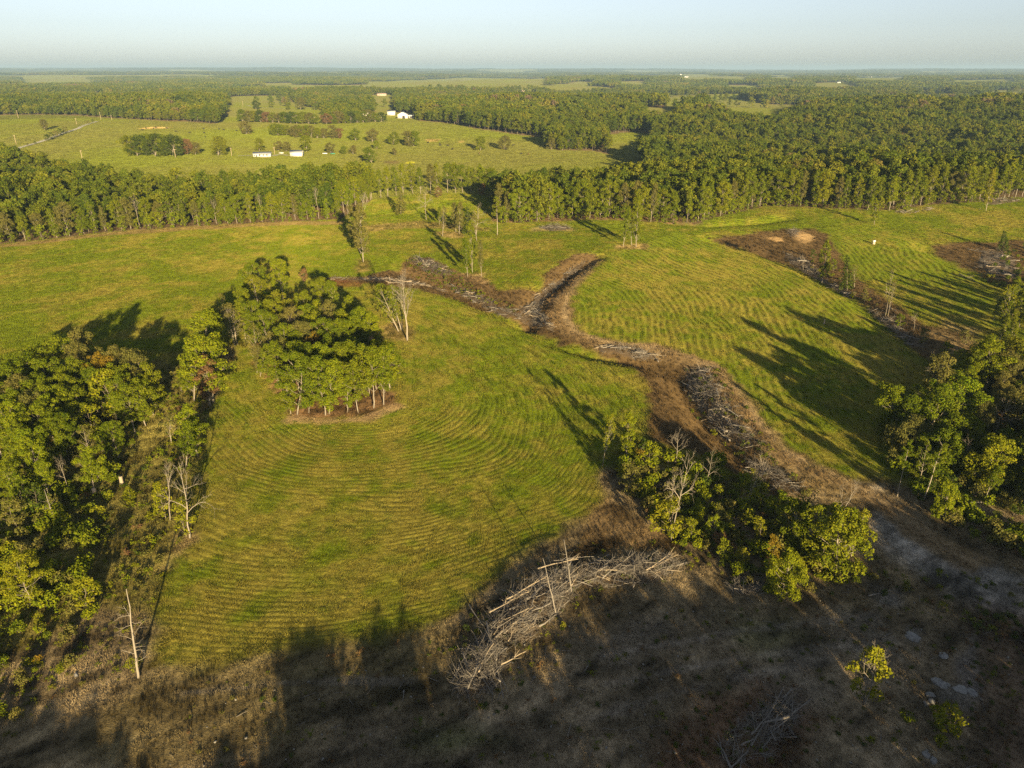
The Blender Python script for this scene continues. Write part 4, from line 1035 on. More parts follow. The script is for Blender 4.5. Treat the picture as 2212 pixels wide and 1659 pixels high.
# rough growth under and below the left clump
shrubs([(-60,1000),(120,1050),(260,1060),(190,1180),(200,1330),(130,1430),(30,1500),(-80,1500)], 5.0, 1.0, 3.2, [.34, .28, .16, .08, .06, .05, .03], 'on the rough slope below the left clump', 'shrubs below the left clump')
shrubs([(60,860),(330,900),(300,1000),(240,1090),(60,1010),(-60,900)], 6.5, 1.5, 3.6, [.2, .38, .1, .22, .04, .03, .03], 'under the left clump trees', 'shrubs under the left clump')
shrubs([(350,870),(440,880),(430,1000),(420,1130),(340,1150),(345,1000)], 6.5, .6, 1.5, [.3, .2, .3, .05, .1, .03, .02], 'in the rough strip beside the main field', 'shrubs of the rough field strip')
shrubs([(620,880),(700,885),(800,870),(835,830),(800,760),(640,780)], 5.0, 1.6, 3.4, [.4, .2, .25, .03, .04, .05, .03], 'under the front of the island grove', 'shrubs under the grove')
plant(CEDAR[0], G(282,1078), 3.2, 'cedar_bush', 'round yellow-green evergreen bush alone in the rough strip', 'bush', None, 'leaf_yellow', 2.2)
plant(SHRUB[2], G(2050,1580), 4.2, 'shrub', 'sunlit yellow-green shrub at the lower right', 'shrub', None, 'leaf_yellow', 1.1)
plant(SHRUB[1], G(2030,1610), 2.0, 'shrub', 'small yellow-green shrub below the sunlit one at the lower right', 'shrub', None, 'leaf_yellow', .9)
bt((1862,1522), (1896,1400), YOUNG, 'leaf_yellow', 'small sunlit tree with pale spreading stems alone in the lower right shade', width=.8)
bt((1866,1524), (1890,1405), BARE, None, 'pale bare stems inside the small sunlit tree', 'bare_tree', width=.8)
shrubs([(1820,1540),(1920,1530),(1990,1580),(1900,1640),(1810,1600)], 4.2, .8, 1.8, [.1, .4, .0, .4, .1, .0, .0], 'round the small tree in the lower right shade', 'shrubs in the lower right shade')
shrubs([(985,1400),(1020,1310),(1040,1300),(1035,1400),(1000,1470),(980,1450)], 3.4, .6, 1.2, [.2, .4, .0, .4, .0, .0, .0], 'on the left side of the large brush pile', 'shrubs by the large brush pile')
shrubs([(1170,1425),(1220,1345),(1245,1330),(1210,1410),(1180,1440)], 3.4, .6, 1.3, [.4, .3, .2, .1, .0, .0, .0], 'on the right side of the large brush pile', 'shrubs by the large brush pile')
shrubs([(1720,1250),(1830,1230),(1960,1250),(1990,1300),(1800,1290)], 4.6, .7, 1.8, [.15, .4, .05, .3, .1, .0, .0], 'on the shaded bank below the thicket', 'shrubs on the shaded bank')
shrubs([(890,560),(950,580),(1040,640),(1000,640),(920,600),(885,580)], 6.0, .8, 2.0, [.25, .3, .1, .1, .15, .05, .05], 'along the upper gully brush', 'shrubs along the upper gully')
shrubs([(1760,545),(1850,610),(1900,660),(1990,740),(1960,745),(1860,660),(1750,580)], 6.0, .8, 2.2, [.15, .3, .05, .2, .2, .05, .05], 'along the right gully brush', 'shrubs along the right gully')

# ------------------------------------------------------------------ front ranks of the woods
def along(P, step, rng, off=0.0):
    L_ = np.r_[0, np.cumsum(np.hypot(*np.diff(P, axis=0).T))]
    out = []
    s = rng.uniform(0, step)
    while s < L_[-1]:
        i = min(len(L_) - 2, np.searchsorted(L_, s) - 1 if s > 0 else 0); i = max(i, 0)
        t = (P[i + 1] - P[i]) / (np.hypot(*(P[i + 1] - P[i])) + 1e-9)
        q = P[i] + t * (s - L_[i]) + np.array([-t[1], t[0]]) * (off + rng.normal(0, .9))
        out.append(q); s += step * rng.uniform(.75, 1.3)
    return out
rf = np.random.default_rng(66)
def rank(P, step, off, h0, h1, probs, place, group, bare=.05, shapes=(SLIM, OAK), w=1.0, mats=('leaf_green', 'leaf_bright', 'leaf_olive', 'leaf_yellow', 'leaf_orange', 'leaf_rust')):
    marks = MARK_LW if 'left wood' in place else (MARK_RW if 'right wood' in place else None)
    for q in along(P, step, rf, off):
        if marks and not -60 < to_px(q)[0] < 2270: continue
        if any((q[0] - f[0]) ** 2 + (q[1] - f[1]) ** 2 < 6 for f in FEET): continue
        if rf.random() < bare:
            FEET.append(q)
            plant(pick(BARE), q, rf.uniform(h0, h1) * .95, 'bare_tree', 'pale leafless tree %s%s' % (place, ' ' + near(q, marks) if marks else ''), 'tree', group, None, .8)
            continue
        lf = mats[int(rf.choice(len(mats), p=probs))]
        hh_ = rf.uniform(h0, h1)
        broad(q, hh_, lf, '%s%s tree %s%s' % (tall(hh_, h0 + .33 * (h1 - h0), h0 + .67 * (h1 - h0)), LEAFWORD[lf], place, ' ' + near(q, marks) if marks else ''), group, shapes[0] if rf.random() < .62 else shapes[1], w * rf.uniform(.85, 1.2))
i0, i1, i2 = 0, 9, 15
rank(FRONT[0:9], 5.6, 2.5, 12, 18, [.56, .12, .27, .04, .0, .01], 'at left wood edge', 'front rank of the left wood', .16, (OAK, SLIM))
rank(FRONT[8:11], 5.0, 2.0, 16, 20, [.7, .1, .2, .0, .0, .0], 'closing the left wood', 'trees at the end of the left wood', .05, (OAK, SLIM))
rank(FRONT[10:16], 5.8, 2.5, 18, 22, [.74, .22, .04, .0, .0, .0], 'in the wood behind the back clearing', 'wood behind the back clearing', .0, (OAK, SLIM))
rank(FRONT[16:], 6.0, 2.5, 17, 22, [.63, .23, .09, .05, .0, .0], 'at right wood edge', 'front rank of the right wood', .05)
sap = [q for q in along(FRONT[16:32], 5.0, rf, .8) + along(FRONT[1:9], 6.0, rf, .6) + along(FRONT[1:9], 7.0, rf, 9) + along(FRONT[16:32], 6.0, rf, 10) if -80 < to_px(q)[0] < 2300]
# ------------------------------------------------------------------ trees of the far pastures
PT = 'trees dotted over the far pasture'
for b, t, lf, lab in [
    ((802,353),(796,317),'leaf_green','big round oak with a thick trunk nearest in the far pasture'),
    ((853,335),(852,320),'leaf_olive','small pale tree right of the big round pasture oak'),
    ((814,322),(813,303),'leaf_bright','bright green small tree behind the big round pasture oak'),
    ((1038,325),(1039,294),'leaf_green','left of two round trees on the open right pasture'),
    ((1091,323),(1091,293),'leaf_olive','right of two round trees on the open right pasture'),
    ((883,316),(882,283),'leaf_olive','left tree of the touching pair in the pasture row'),
    ((894,316),(893,282),'leaf_green','right tree of the touching pair in the pasture row'),
    ((851,313),(852,285),'leaf_green','round pasture tree left of the touching pair'),
    ((804,307),(805,277),'leaf_olive','olive pasture tree in the middle of the row'),
    ((768,304),(765,277),'leaf_green','wide round pasture tree right of the rusty one'),
    ((732,299),(731,277),'leaf_rust','rust-brown narrow pasture tree in the row'),
    ((662,328),(662,292),'leaf_green','large tree behind the white shed'),
    ((601,326),(602,304),'leaf_olive','tree between the two white buildings'),
    ((618,327),(620,306),'leaf_olive','olive tree left of the white shed'),
    ((560,326),(560,298),'leaf_green','tree behind the long white house'),
    ((715,331),(710,307),'leaf_olive','leafy tree right of the white shed'),
    ((742,333),(742,315),'leaf_green','low tree farther right of the white shed'),
    ((763,333),(762,313),'leaf_olive','thin pale tree left of the big round pasture oak'),
    ((405,334),(404,299),'leaf_rust','reddish brown tree right of the dense pasture copse'),
    ((422,334),(422,306),'leaf_olive','olive bush tree right of the reddish brown one'),
    ((471,336),(471,294),'leaf_green','round dark tree alone left of the long white house'),
    ((532,290),(528,261),'leaf_olive','olive round tree by the upper pasture track'),
    ((585,232),(584,219),'leaf_green','small tree alone high in the upper pasture'),
    ((621,237),(621,220),'leaf_green','second small tree high in the upper pasture'),
    ((649,237),(650,210),'leaf_olive','olive tall tree in the upper pasture'),
    ((680,237),(680,222),'leaf_green','bushy tree right of the olive one in the upper pasture'),
    ((553,236),(552,216),'leaf_dark','dark tree at the upper pasture road'),
    ((1191,323),(1191,298),'leaf_olive','leftmost tree of the group at the right pasture corner'),
    ((1215,325),(1214,294),'leaf_green','second tree of the group at the right pasture corner'),
    ((1230,324),(1228,293),'leaf_dark','dark tree of the group at the right pasture corner'),
    ((1249,324),(1250,296),'leaf_green','last round tree of the group at the right pasture corner'),
    ((718,299),(718,270),'leaf_olive','thin olive tree beside the rust-brown pasture tree'),
    ((699,299),(698,277),'leaf_olive','olive tree left in the pasture row'),
    ((685,299),(684,276),'leaf_green','green tree left in the pasture row'),
    ((631,294),(630,272),'leaf_olive','tree at the right end of the upper left pasture group'),
    ((96,281),(95,257),'leaf_olive','olive thicket tree left of the gravel road')]:
    bt(b, t, ROUND, lf, lab, 'pasture_tree', group=PT, width=1.1)
for k in range(6):
    bt((278 + 19 * k, 336 + (k % 2)), (282 + 19 * k, 290 - 2 * (k in (2, 3))), ROUND, 'leaf_dark' if k % 2 else 'leaf_green', 'tree of the dense copse left in the far pasture', 'pasture_tree', 'dense pasture copse', 1.25)
for k in range(4): bt((592 + 9 * k, 293), (590 + 9 * k, 267 + k), ROUND, 'leaf_green', 'tree of the upper left pasture group', 'pasture_tree', 'upper left pasture group', 1.2)
for k in range(5): bt((640 + 8 * k, 297), (640 + 8 * k, 270 + k % 3), ROUND, 'leaf_green' if k % 2 else 'leaf_olive', 'tree of the close pasture row behind the shed', 'pasture_tree', 'close pasture row', 1.2)
for k in range(24):
    px = 524 + 13 * k
    if 690 < px < 705: continue
    py = np.interp(px, [524, 690, 830], [263, 269, 263])
    bt((px, py), (px + rf.uniform(-3, 3), py - rf.uniform(20, 28)), ROUND, ('leaf_green', 'leaf_olive', 'leaf_green', 'leaf_dark', 'leaf_rust')[k % 5 if k % 10 < 9 else 0], 'tree of the long hedge row before the white barns', 'pasture_tree', 'long hedge row before the barns', 1.3)
for k, (px, py) in enumerate([(108,300),(118,297),(128,292),(140,288),(100,305),(190,268),(200,265),(60,316),(75,312)]):
    bt((px, py), (px, py - (16 if k < 5 else 8)), YOUNG, 'leaf_olive' if k % 2 else 'leaf_dark', 'bushy tree of the hedge along the gravel road', 'pasture_tree', 'hedge along the gravel road', 1.4)

# ------------------------------------------------------------------ brush piles
def make_log(seed, L=6.0, r=.15):
    rng = np.random.default_rng(seed); mb = MB()
    P = wavy((-L / 2, 0, 0), (L / 2, 0, 0), rng, 6, .07)
    mb.tube(P, np.linspace(r, r * .45, 6), 6)
    for k in range(rng.integers(2, 6)):
        t = rng.uniform(.3, .98); q = np.array([np.interp(t, np.linspace(0, 1, 6), P[:, i]) for i in range(3)])
        d = np.array([.7, rng.normal(0, .7), rng.normal(.25, .45)]); d /= np.linalg.norm(d)
        mb.tube(wavy(q, q + d * rng.uniform(.7, 2.2), rng, 3, .06), [r * .4, r * .28, r * .12], 4, cap=False)
    return mb
LOGS = [make_log(600 + k).mesh('log_%d' % k, [M['wood_grey']], True) for k in range(7)]
def make_branch(seed):
    tm, bm, _ = make_bare(seed, 5.5, .085, .25, .75, 8, 2, .35)
    mb = MB(); mb.add(np.vstack(tm.V), np.vstack(tm.Q)); mb.add(np.vstack(bm.V), np.vstack(bm.Q))
    for v in mb.V: v[:] = np.column_stack([v[:, 2] - 2.5, v[:, 0], v[:, 1] * .6 + .1])       # lying down
    return mb
BRANCH = [make_branch(640 + k).mesh('branch_%d' % k, [M['wood_grey']], True) for k in range(5)]
def tangle(rng, P, n, hgt, lmin, lmax, rad):
    mb = MB()
    x0, x1, y0, y1 = P[:, 0].min(), P[:, 0].max(), P[:, 1].min(), P[:, 1].max()
    hub = [(rng.uniform(x0, x1), rng.uniform(y0, y1), rng.uniform(.6, 1.7)) for _ in range(max(4, int((x1 - x0) * (y1 - y0) / 6)))]       # the wood lies in heaps
    k = 0
    while k < n:
        hs = [hub[i] for i in rng.integers(0, len(hub), 200)]
        xs = np.array([h[0] for h in hs]) + rng.normal(0, .9, 200); ys = np.array([h[1] for h in hs]) + rng.normal(0, .9, 200); hm_ = np.array([h[2] for h in hs]); ok = inside(xs, ys, P)
        for x, y, hq in zip(xs[ok], ys[ok], hm_[ok]):
            if k >= n: break
            e = min(1.0, float(seg_dist(np.array([x]), np.array([y]), np.vstack([P, P[:1]]))[0]) / 1.8)
            z = Z(x, y) + hgt * e * hq * rng.random() ** .8
            L_ = rng.uniform(lmin, lmax); a = rng.random() * 6.283
            d = np.array([math.cos(a), math.sin(a), rng.normal(.2, .5)])
            p = np.array([x, y, z]); q = p + d * L_
            q[2] = max(q[2], Z(x, y) + .05)
            mb.tube(wavy(p, q, rng, 4, .10), [rad, rad * .8, rad * .55, rad * .25], 3, cap=False); k += 1
    return mb
def brush(poly, nlog, ntwig, hgt, ang, spread, label, cat='brush pile', fresh=.15, lsc=(.5, 1.2), thick=1.0, seed=1, explicit=()):
    rng = np.random.default_rng(seed)
    P = GP(poly); c = P.mean(0)
    root = empty('brush_pile', (c[0], c[1], Z(*c)))
    tw = tangle(rng, P, int(ntwig * 1.5), hgt, .5, 2.2, .024 * thick).mesh('twigs', [M['wood_grey']], True)
    o = new('twigs', tw, root, loc=(-c[0], -c[1], -Z(*c))); tag(o, None, None, None, 'stuff')
    x0, x1, y0, y1 = P[:, 0].min(), P[:, 0].max(), P[:, 1].min(), P[:, 1].max(); k = 0
    while k < nlog:
        x, y = rng.uniform(x0, x1), rng.uniform(y0, y1)
        if not inside(np.array([x]), np.array([y]), P)[0]: continue
        e = min(1.0, float(seg_dist(np.array([x]), np.array([y]), np.vstack([P, P[:1]]))[0]) / 2.0)
        z = Z(x, y) + .15 + hgt * e * rng.random()
        s = rng.uniform(*lsc)
        lg = new('log', LOGS[int(rng.integers(7))], root, loc=(x - c[0], y - c[1], z - Z(*c)), rot=(rng.random() * 6.28, rng.normal(0, .16), ang + rng.normal(0, spread) + (math.pi if rng.random() < .5 else 0)), scl=(s, s * thick * rng.uniform(.4, 1.7), s * thick * rng.uniform(.4, 1.7)))
        if rng.random() < fresh: set_mat(lg, M['wood_fresh'])
        k += 1
    k = 0
    while k < int(nlog * .7):
        x, y = rng.uniform(x0, x1), rng.uniform(y0, y1)
        if not inside(np.array([x]), np.array([y]), P)[0]: continue
        e = min(1.0, float(seg_dist(np.array([x]), np.array([y]), np.vstack([P, P[:1]]))[0]) / 2.0); s = rng.uniform(.35, .95)
        bo = new('branch', BRANCH[int(rng.integers(5))], root, loc=(x - c[0], y - c[1], Z(x, y) + .1 + hgt * e * rng.random() ** .6 - Z(*c)), rot=(rng.random() * 6.28, rng.normal(-.1, .22), ang + rng.normal(0, spread * 1.3) + (math.pi if rng.random() < .5 else 0)), scl=(s, s, s)); k += 1
        if rng.random() < fresh * .5: set_mat(bo, M['wood_fresh'])
    for (a, b, z0, z1, th, fr) in explicit:
        A, B = G(*a), G(*b)
        p = np.array([A[0], A[1], Z(*A) + z0]); q = np.array([B[0], B[1], Z(*B) + z1]); v = q - p; L_ = np.linalg.norm(v)
        lg = new('log', LOGS[int(rng.integers(7))], root, loc=tuple((p + q) / 2 - np.array([c[0], c[1], Z(*c)])), rot=(0, -math.asin(v[2] / L_), math.atan2(v[1], v[0])), scl=(L_ / 6, th * .8, th * .8))
        if fr: set_mat(lg, M['wood_fresh'])
    # earth and rotten litter heaped under the wood
    g_ = .7; X_, Y_ = np.meshgrid(np.arange(x0, x1 + g_, g_), np.arange(y0, y1 + g_, g_)); xs, ys = X_.ravel(), Y_.ravel()
    e_ = np.where(inside(xs, ys, P), np.minimum(1, seg_dist(xs, ys, np.vstack([P, P[:1]])) / 2.0), -.4)
    zs = terrain(xs, ys) + hgt * .28 * e_ * (.5 + fbm(xs, ys, 1.6, 77, 2)) - .12
    ny_, nx_ = X_.shape; ii_ = (np.arange(ny_ - 1)[:, None] * nx_ + np.arange(nx_ - 1)[None, :]).ravel()
    qq = np.stack([ii_, ii_ + 1, ii_ + nx_ + 1, ii_ + nx_], 1); qq = qq[(e_[qq] > 0).any(1)]
    new('earth_mound', fast_mesh('earth_mound', np.column_stack([xs - c[0], ys - c[1], zs - Z(*c)]), qq, [M['earth']], None, True), root)
    tag(root, label, cat, 'heaps of cleared wood')
    return root
M['earth'] = plain_mat('dark_earth', (.088, .058, .028), .95, .5, 2.5)
def zp(p): return (p[0] * .2889 + 921.6, p[1] * .2889 + 1105.9)
def zb(p): return (p[0] * .3333 + 1474.6, p[1] * .3333 + 1253.4)
brush([zp(p) for p in [(480,800),(600,640),(700,570),(850,480),(1100,430),(1180,480),(1100,620),(1000,760),(850,880),(790,980),(600,1000),(440,900)]], 70, 900, 1.9, R(52), .35, 'large sunlit heap of grey logs and branches at the bottom centre', fresh=.3, lsc=(.35, .95), seed=11,
      explicit=[(zp((450,880)), zp((575,1400)), 1.6, .2, 1.1, 0), (zp((830,490)), zp((1130,425)), 1.9, 2.1, 1.1, 1), (zp((470,805)), zp((720,680)), 1.5, 2.0, .9, 1), (zp((640,900)), zp((800,780)), 1.6, 2.0, .8, 1), (zp((600,720)), zp((900,560)), 1.9, 2.3, .9, 1), (zp((520,980)), zp((640,880)), 1.2, 1.6, .8, 0)])
brush([zp(p) for p in [(420,900),(600,1010),(620,1120),(560,1160),(500,1370),(250,1400),(190,1290),(280,1060)]], 34, 520, 1.3, R(80), .6, 'shaded lower left end of the large log heap', fresh=.05, lsc=(.3, .8), seed=12,
      explicit=[(zp((555,1175)), zp((745,1062)), .9, .6, 1.0, 1), (zp((390,1215)), zp((500,1378)), 1.0, .3, .9, 0), (zp((190,1290)), zp((250,1175)), .3, 1.0, .9, 0), (zp((260,1150)), zp((330,1020)), .5, 1.0, .8, 0), (zp((320,715)), zp((420,880)), .6, .9, .8, 0), (zp((370,1200)), zp((410,1040)), .9, 1.2, .9, 0)])
brush([zp(p) for p in [(1130,440),(1250,360),(1550,345),(1880,350),(1930,410),(1750,530),(1550,545),(1250,570),(1130,600)]], 40, 560, 1.2, R(30), .6, 'long right arm of the log heap reaching to the thicket', fresh=.15, lsc=(.35, .9), seed=13,
      explicit=[(zp((1310,525)), zp((1545,350)), .8, 1.0, 1.1, 0), (zp((1640,465)), zp((1825,338)), .9, 1.1, .9, 1), (zp((1630,430)), zp((1765,525)), 1.0, .5, .8, 1), (zp((1680,440)), zp((1880,345)), .7, .9, .8, 1), (zp((1400,520)), zp((1570,540)), .4, .3, .8, 0), (zp((940,385)), zp((1250,350)), .6, .5, .8, 0)])
bt(zp((1085,602)), zp((1020,190)), SNAG, None, 'taller dead stem standing in the large log heap', 'dead_snag', width=.75, bark='wood_grey')
bt(zp((970,765)), zp((862,340)), SNAG, None, 'shorter dead stem standing in the large log heap', 'dead_snag', width=.7, bark='wood_grey')
brush([zb(p) for p in [(290,980),(420,900),(560,820),(640,730),(740,800),(740,900),(660,1040),(560,1110),(420,1180),(300,1217),(240,1120)]], 24, 420, 1.3, R(55), .7, 'dark heap of branches at the bottom edge among red weeds', fresh=0, lsc=(.3, .8), seed=14,
      explicit=[(zb((440,1095)), zb((645,740)), .6, 1.4, 1.1, 0), (zb((545,1025)), zb((822,815)), .7, 1.3, 1.1, 0), (zb((300,1240)), zb((420,1130)), .3, .8, .9, 0)])
brush([(1575,1270),(1610,1250),(1660,1265),(1650,1285),(1590,1290)], 10, 160, .9, R(20), .8, 'small grey branch heap at the foot of the thicket', fresh=0, lsc=(.3, .7), seed=15)
brush([(880,562),(915,556),(950,570),(985,592),(960,600),(910,585)], 16, 200, 1.6, R(-40), .4, 'brush heap at the head of the gully with logs fanned out', lsc=(.5, 1.2), thick=1.4, seed=16)
brush([(716,600),(790,600),(880,606),(960,622),(960,632),(880,616),(790,606),(716,606)], 26, 160, .7, R(-12), .2, 'long line of pale logs behind the grove', fresh=.5, lsc=(.5, 1.2), thick=1.2, seed=17)
brush([(960,612),(1030,630),(1090,665),(1130,690),(1090,690),(1010,650)], 16, 240, 1.1, R(-40), .6, 'brush in the upper gully below the three slim trees', lsc=(.5, 1.0), thick=1.4, seed=18)
brush([(1150,640),(1225,585),(1260,560),(1275,565),(1230,600),(1180,650),(1160,690),(1140,680)], 30, 240, 1.0, R(58), .25, 'row of pale branches up the side gully', fresh=.25, lsc=(.5, 1.0), thick=1.1, seed=19)
brush([(1100,680),(1150,660),(1180,680),(1200,720),(1150,710)], 14, 220, 1.2, R(-20), .9, 'brush where the two gullies join', fresh=.2, lsc=(.4, .9), thick=1.4, seed=20)
brush([(1290,748),(1340,748),(1420,765),(1430,780),(1350,775),(1290,762)], 16, 220, 1.2, R(-15), .5, 'pale root heap in the middle of the gully', fresh=.45, lsc=(.4, .9), thick=1.4, seed=21)
brush([(1475,800),(1530,795),(1560,840),(1590,900),(1640,960),(1620,980),(1560,950),(1510,890),(1480,840)], 34, 480, 1.4, R(-55), .7, 'long dark brush heap down the lower gully', fresh=.05, lsc=(.35, .9), thick=1.2, seed=22)
brush([(1610,990),(1680,1010),(1730,1050),(1740,1075),(1680,1060),(1620,1030)], 16, 260, 1.0, R(-40), .7, 'brush at the tail of the gully behind the thicket', fresh=0, lsc=(.4, .9), seed=23)
brush([(1690,545),(1740,560),(1790,600),(1850,640),(1840,650),(1770,610),(1700,570)], 16, 220, 1.0, R(-45), .5, 'brush along the upper part of the right gully', lsc=(.4, 1.0), thick=1.5, seed=24)
brush([(1870,660),(1930,690),(1990,735),(2010,760),(1960,745),(1890,690)], 14, 220, 1.0, R(-45), .5, 'brush along the lower part of the right gully', fresh=.2, lsc=(.4, 1.0), thick=1.3, seed=25)
brush([(2120,540),(2170,545),(2200,570),(2190,610),(2140,600),(2110,570)], 16, 260, 1.6, R(20), .9, 'grey brush heap at the far right edge', fresh=.1, lsc=(.5, 1.1), thick=1.5, seed=26)
brush([(1700,497),(1725,495),(1722,512),(1703,512)], 8, 120, 1.2, R(30), .9, 'small dark root ball above the bare yellow bank', fresh=0, lsc=(.3, .6), thick=1.5, seed=27)
brush([(1920,455),(1980,457),(2014,448),(2014,455),(1950,462)], 10, 90, .9, R(0), .4, 'fallen logs before the right wood', fresh=.3, lsc=(.5, 1.0), thick=1.1, seed=28)
brush([(2110,432),(2190,428),(2212,436),(2140,444)], 10, 90, 1.2, R(10), .4, 'fallen logs at the far right of the wood edge', fresh=.4, lsc=(.5, 1.0), thick=1.1, seed=29)
brush([(1158,492),(1190,484),(1230,488),(1236,496),(1190,500)], 4, 260, 1.3, R(0), .6, 'low brown mound of dry brush in the middle field', fresh=0, lsc=(.4, .8), thick=1.3, seed=30)
def fallen(a, b, label, th=1.0, z=(.3, .3), mat='wood_grey'):
    A, B = G(*a), G(*b); p = np.array([*A, Z(*A) + z[0]]); q = np.array([*B, Z(*B) + z[1]]); v = q - p; L_ = np.linalg.norm(v)
    o = new('fallen_log', LOGS[len(label) % 7], None, tuple((p + q) / 2), (0, -math.asin(v[2] / L_), math.atan2(v[1], v[0])), (L_ / 6, th, th)); set_mat(o, M[mat])
    tag(o, label, 'log', 'fallen logs')
fallen((2055,1092), (2145,1088), 'grey fallen log below the right edge wood', 1.3)
fallen((1920,665), (1940,678), 'pale log lying beside the right gully', 1.5, mat='wood_fresh')
fallen((2072,593), (2105,607), 'pale log on the brown bank at the far right', 1.4, mat='wood_fresh')
fallen((2085,538), (2135,548), 'long grey log left of the far right brush heap', 1.4)
fallen((1875,1290), (1925,1278), 'thin grey log on the shaded bank', .8)
fallen((1010,1558), (1020,1550), 'short pale stick on the shaded foreground', .5, mat='wood_fresh')

# stumps, rocks and the small marker in the right field
def stump(px, py, h, r, label, mat='wood_fresh', name='tree_stump'):
    xy = G(px, py); rng = np.random.default_rng(int(px)); mb = MB()
    mb.tube([(0, 0, -.3), (0, 0, h * .15), (0, 0, h * .6), (.04, 0, h)], [r * 1.5, r * 1.1, r, r * .95], 6)
    a = rng.random(6) * .3 * h
    v = mb.V[0]; v[-6:, 2] += a
    o = new(name, mb.mesh('stump', [M[mat]]), None, (xy[0], xy[1], Z(*xy))); tag(o, label, 'stump')
stump(264, 1046, 1.7, .38, 'tall pale broken stump in the rough strip beside the field')
stump(205, 1068, 1.2, .4, 'pale stump at the foot of the large bright green tree')
stump(1780, 700, 1.5, .2, 'dead stub beside the right gully')
def rock_mesh(seed, n=10, m=7):
    rng = np.random.default_rng(seed); mb = MB()
    th = np.linspace(.12, math.pi - .12, m); ph = np.linspace(0, 2 * math.pi, n, endpoint=False)
    d = np.stack([np.outer(np.sin(th), np.cos(ph)), np.outer(np.sin(th), np.sin(ph)), np.outer(np.cos(th), np.ones(n))], -1)
    r = 1 + .55 * (rng.random((m, n, 1)) - .5)
    V = (d * r).reshape(-1, 3); i = np.arange(m - 1)[:, None] * n; j = np.arange(n)[None, :]; j2 = (j + 1) % n
    Q = np.stack([i + j, i + n + j, i + n + j2, i + j2], -1).reshape(-1, 4)
    mb.add(V, Q)
    for ring in (0, (m - 1) * n):
        c = mb.n; vv = V[ring:ring + n].mean(0)
        base = V[ring:ring + n]
        mb.add(np.vstack([base, vv]), [[k, (k + 1) % n, (k + 2) % n, n] for k in range(0, n, 2)])
    return mb.mesh('rock_%d' % seed, [M['rock']])
M['rock'] = plain_mat('rock', (.20, .195, .185), .9, .45, 1.5)
ROCKS = [rock_mesh(700 + k) for k in range(4)]
for k, (px, py, sx, sy, sz, lab) in enumerate([
    (2008,1502,.9,.6,.35,'pale flat rock left of the sunlit shrub'), (2000,1520,.6,.5,.3,'small pale rock below the flat rock'), (2012,1515,.5,.7,.3,'pale narrow rock beside the flat rock'), (2037,1417,.9,.8,.4,'rounded grey rock upslope of the lone shrub'),
    (2028,1475,1.5,1.0,.3,'broad grey slab in the middle of the rock scatter'), (2075,1490,1.4,1.1,.3,'tilted pale slab right of the broad one'), (2098,1495,1.0,.9,.3,'pale slab at the right of the rock scatter'), (2000,1630,.6,.7,.4,'pale rock near the bottom edge'), (2017,1643,.8,.5,.35,'brownish rock at the bottom edge'), (165,1458,.7,.3,.25,'flat pale stone in the left undergrowth'), (1972,1375,1.2,1.4,.25,'pale slab at the top of the rock scatter'), (2047,1480,.5,.5,.3,'small round rock between the slabs')]):
    xy = G(px, py)
    tag(new('rock', ROCKS[k % 4], None, (xy[0], xy[1], Z(*xy) + .02), (0, 0, k * 1.3), (sx * .8, sy * .8, sz * .9)), lab, 'rock', 'rocks of the foreground' if k != 9 else None)
M['stone_pale'] = plain_mat('stone_pale', (.17, .16, .14), .9, .3, 3)
M['white'] = plain_mat('white_paint', (.78, .76, .72), .5, .06)
M['stone'] = plain_mat('stone', (.42, .34, .25), .9, .3, 3)
xy = G(1887, 527); r_ = empty('field_marker', (xy[0], xy[1], Z(*xy)))
mb = MB(); mb.tube([(0, 0, -.2), (0, 0, .5), (.05, 0, 1.3)], [.8, .65, .5], 6); new('base', mb.mesh('base', [M['stone']]), r_)
mb = MB(); mb.box((0, 0, 1.45), (1.3, .9, .3)); mb.box((.1, 0, 1.68), (.8, .6, .16)); new('cap', mb.mesh('cap', [M['white']]), r_)
tag(r_, 'white-capped stone stub alone in the right field', 'marker')

# ------------------------------------------------------------------ farm buildings
M['roof_grey'] = plain_mat('roof_metal', (.34, .36, .37), .45, .12, 1.0, .3)
M['roof_white'] = plain_mat('roof_white', (.36, .37, .38), .5, .06)
M['roof_brown'] = plain_mat('roof_brown', (.30, .22, .18), .8, .2)
M['wall_white'] = plain_mat('wall_white', (.66, .64, .59), .6, .06, .5)
M['wall_pink'] = plain_mat('wall_brick', (.48, .36, .29), .8, .15)
M['dark'] = plain_mat('dark_opening', (.03, .03, .035), .8, .1)
M['glass'] = plain_mat('window_glass', (.06, .08, .10), .1, .1)
M['trim'] = plain_mat('trim', (.62, .58, .52), .7, .1)
M['pole'] = plain_mat('pole_wood', (.42, .33, .22), .9, .2, 3)
M['black'] = plain_mat('cow_hide', (.018, .016, .015), .7, .2)
M['brownhide'] = plain_mat('cow_hide_brown', (.20, .085, .035), .7, .2)
M['car_dark'] = plain_mat('car_dark', (.03, .035, .05), .3, .1)
M['tyre'] = plain_mat('tyre', (.02, .02, .02), .9, .1)
M['green_paint'] = plain_mat('green_paint', (.05, .25, .14), .4, .1)
M['pinkish'] = plain_mat('faded_board', (.60, .48, .40), .8, .3, .8)
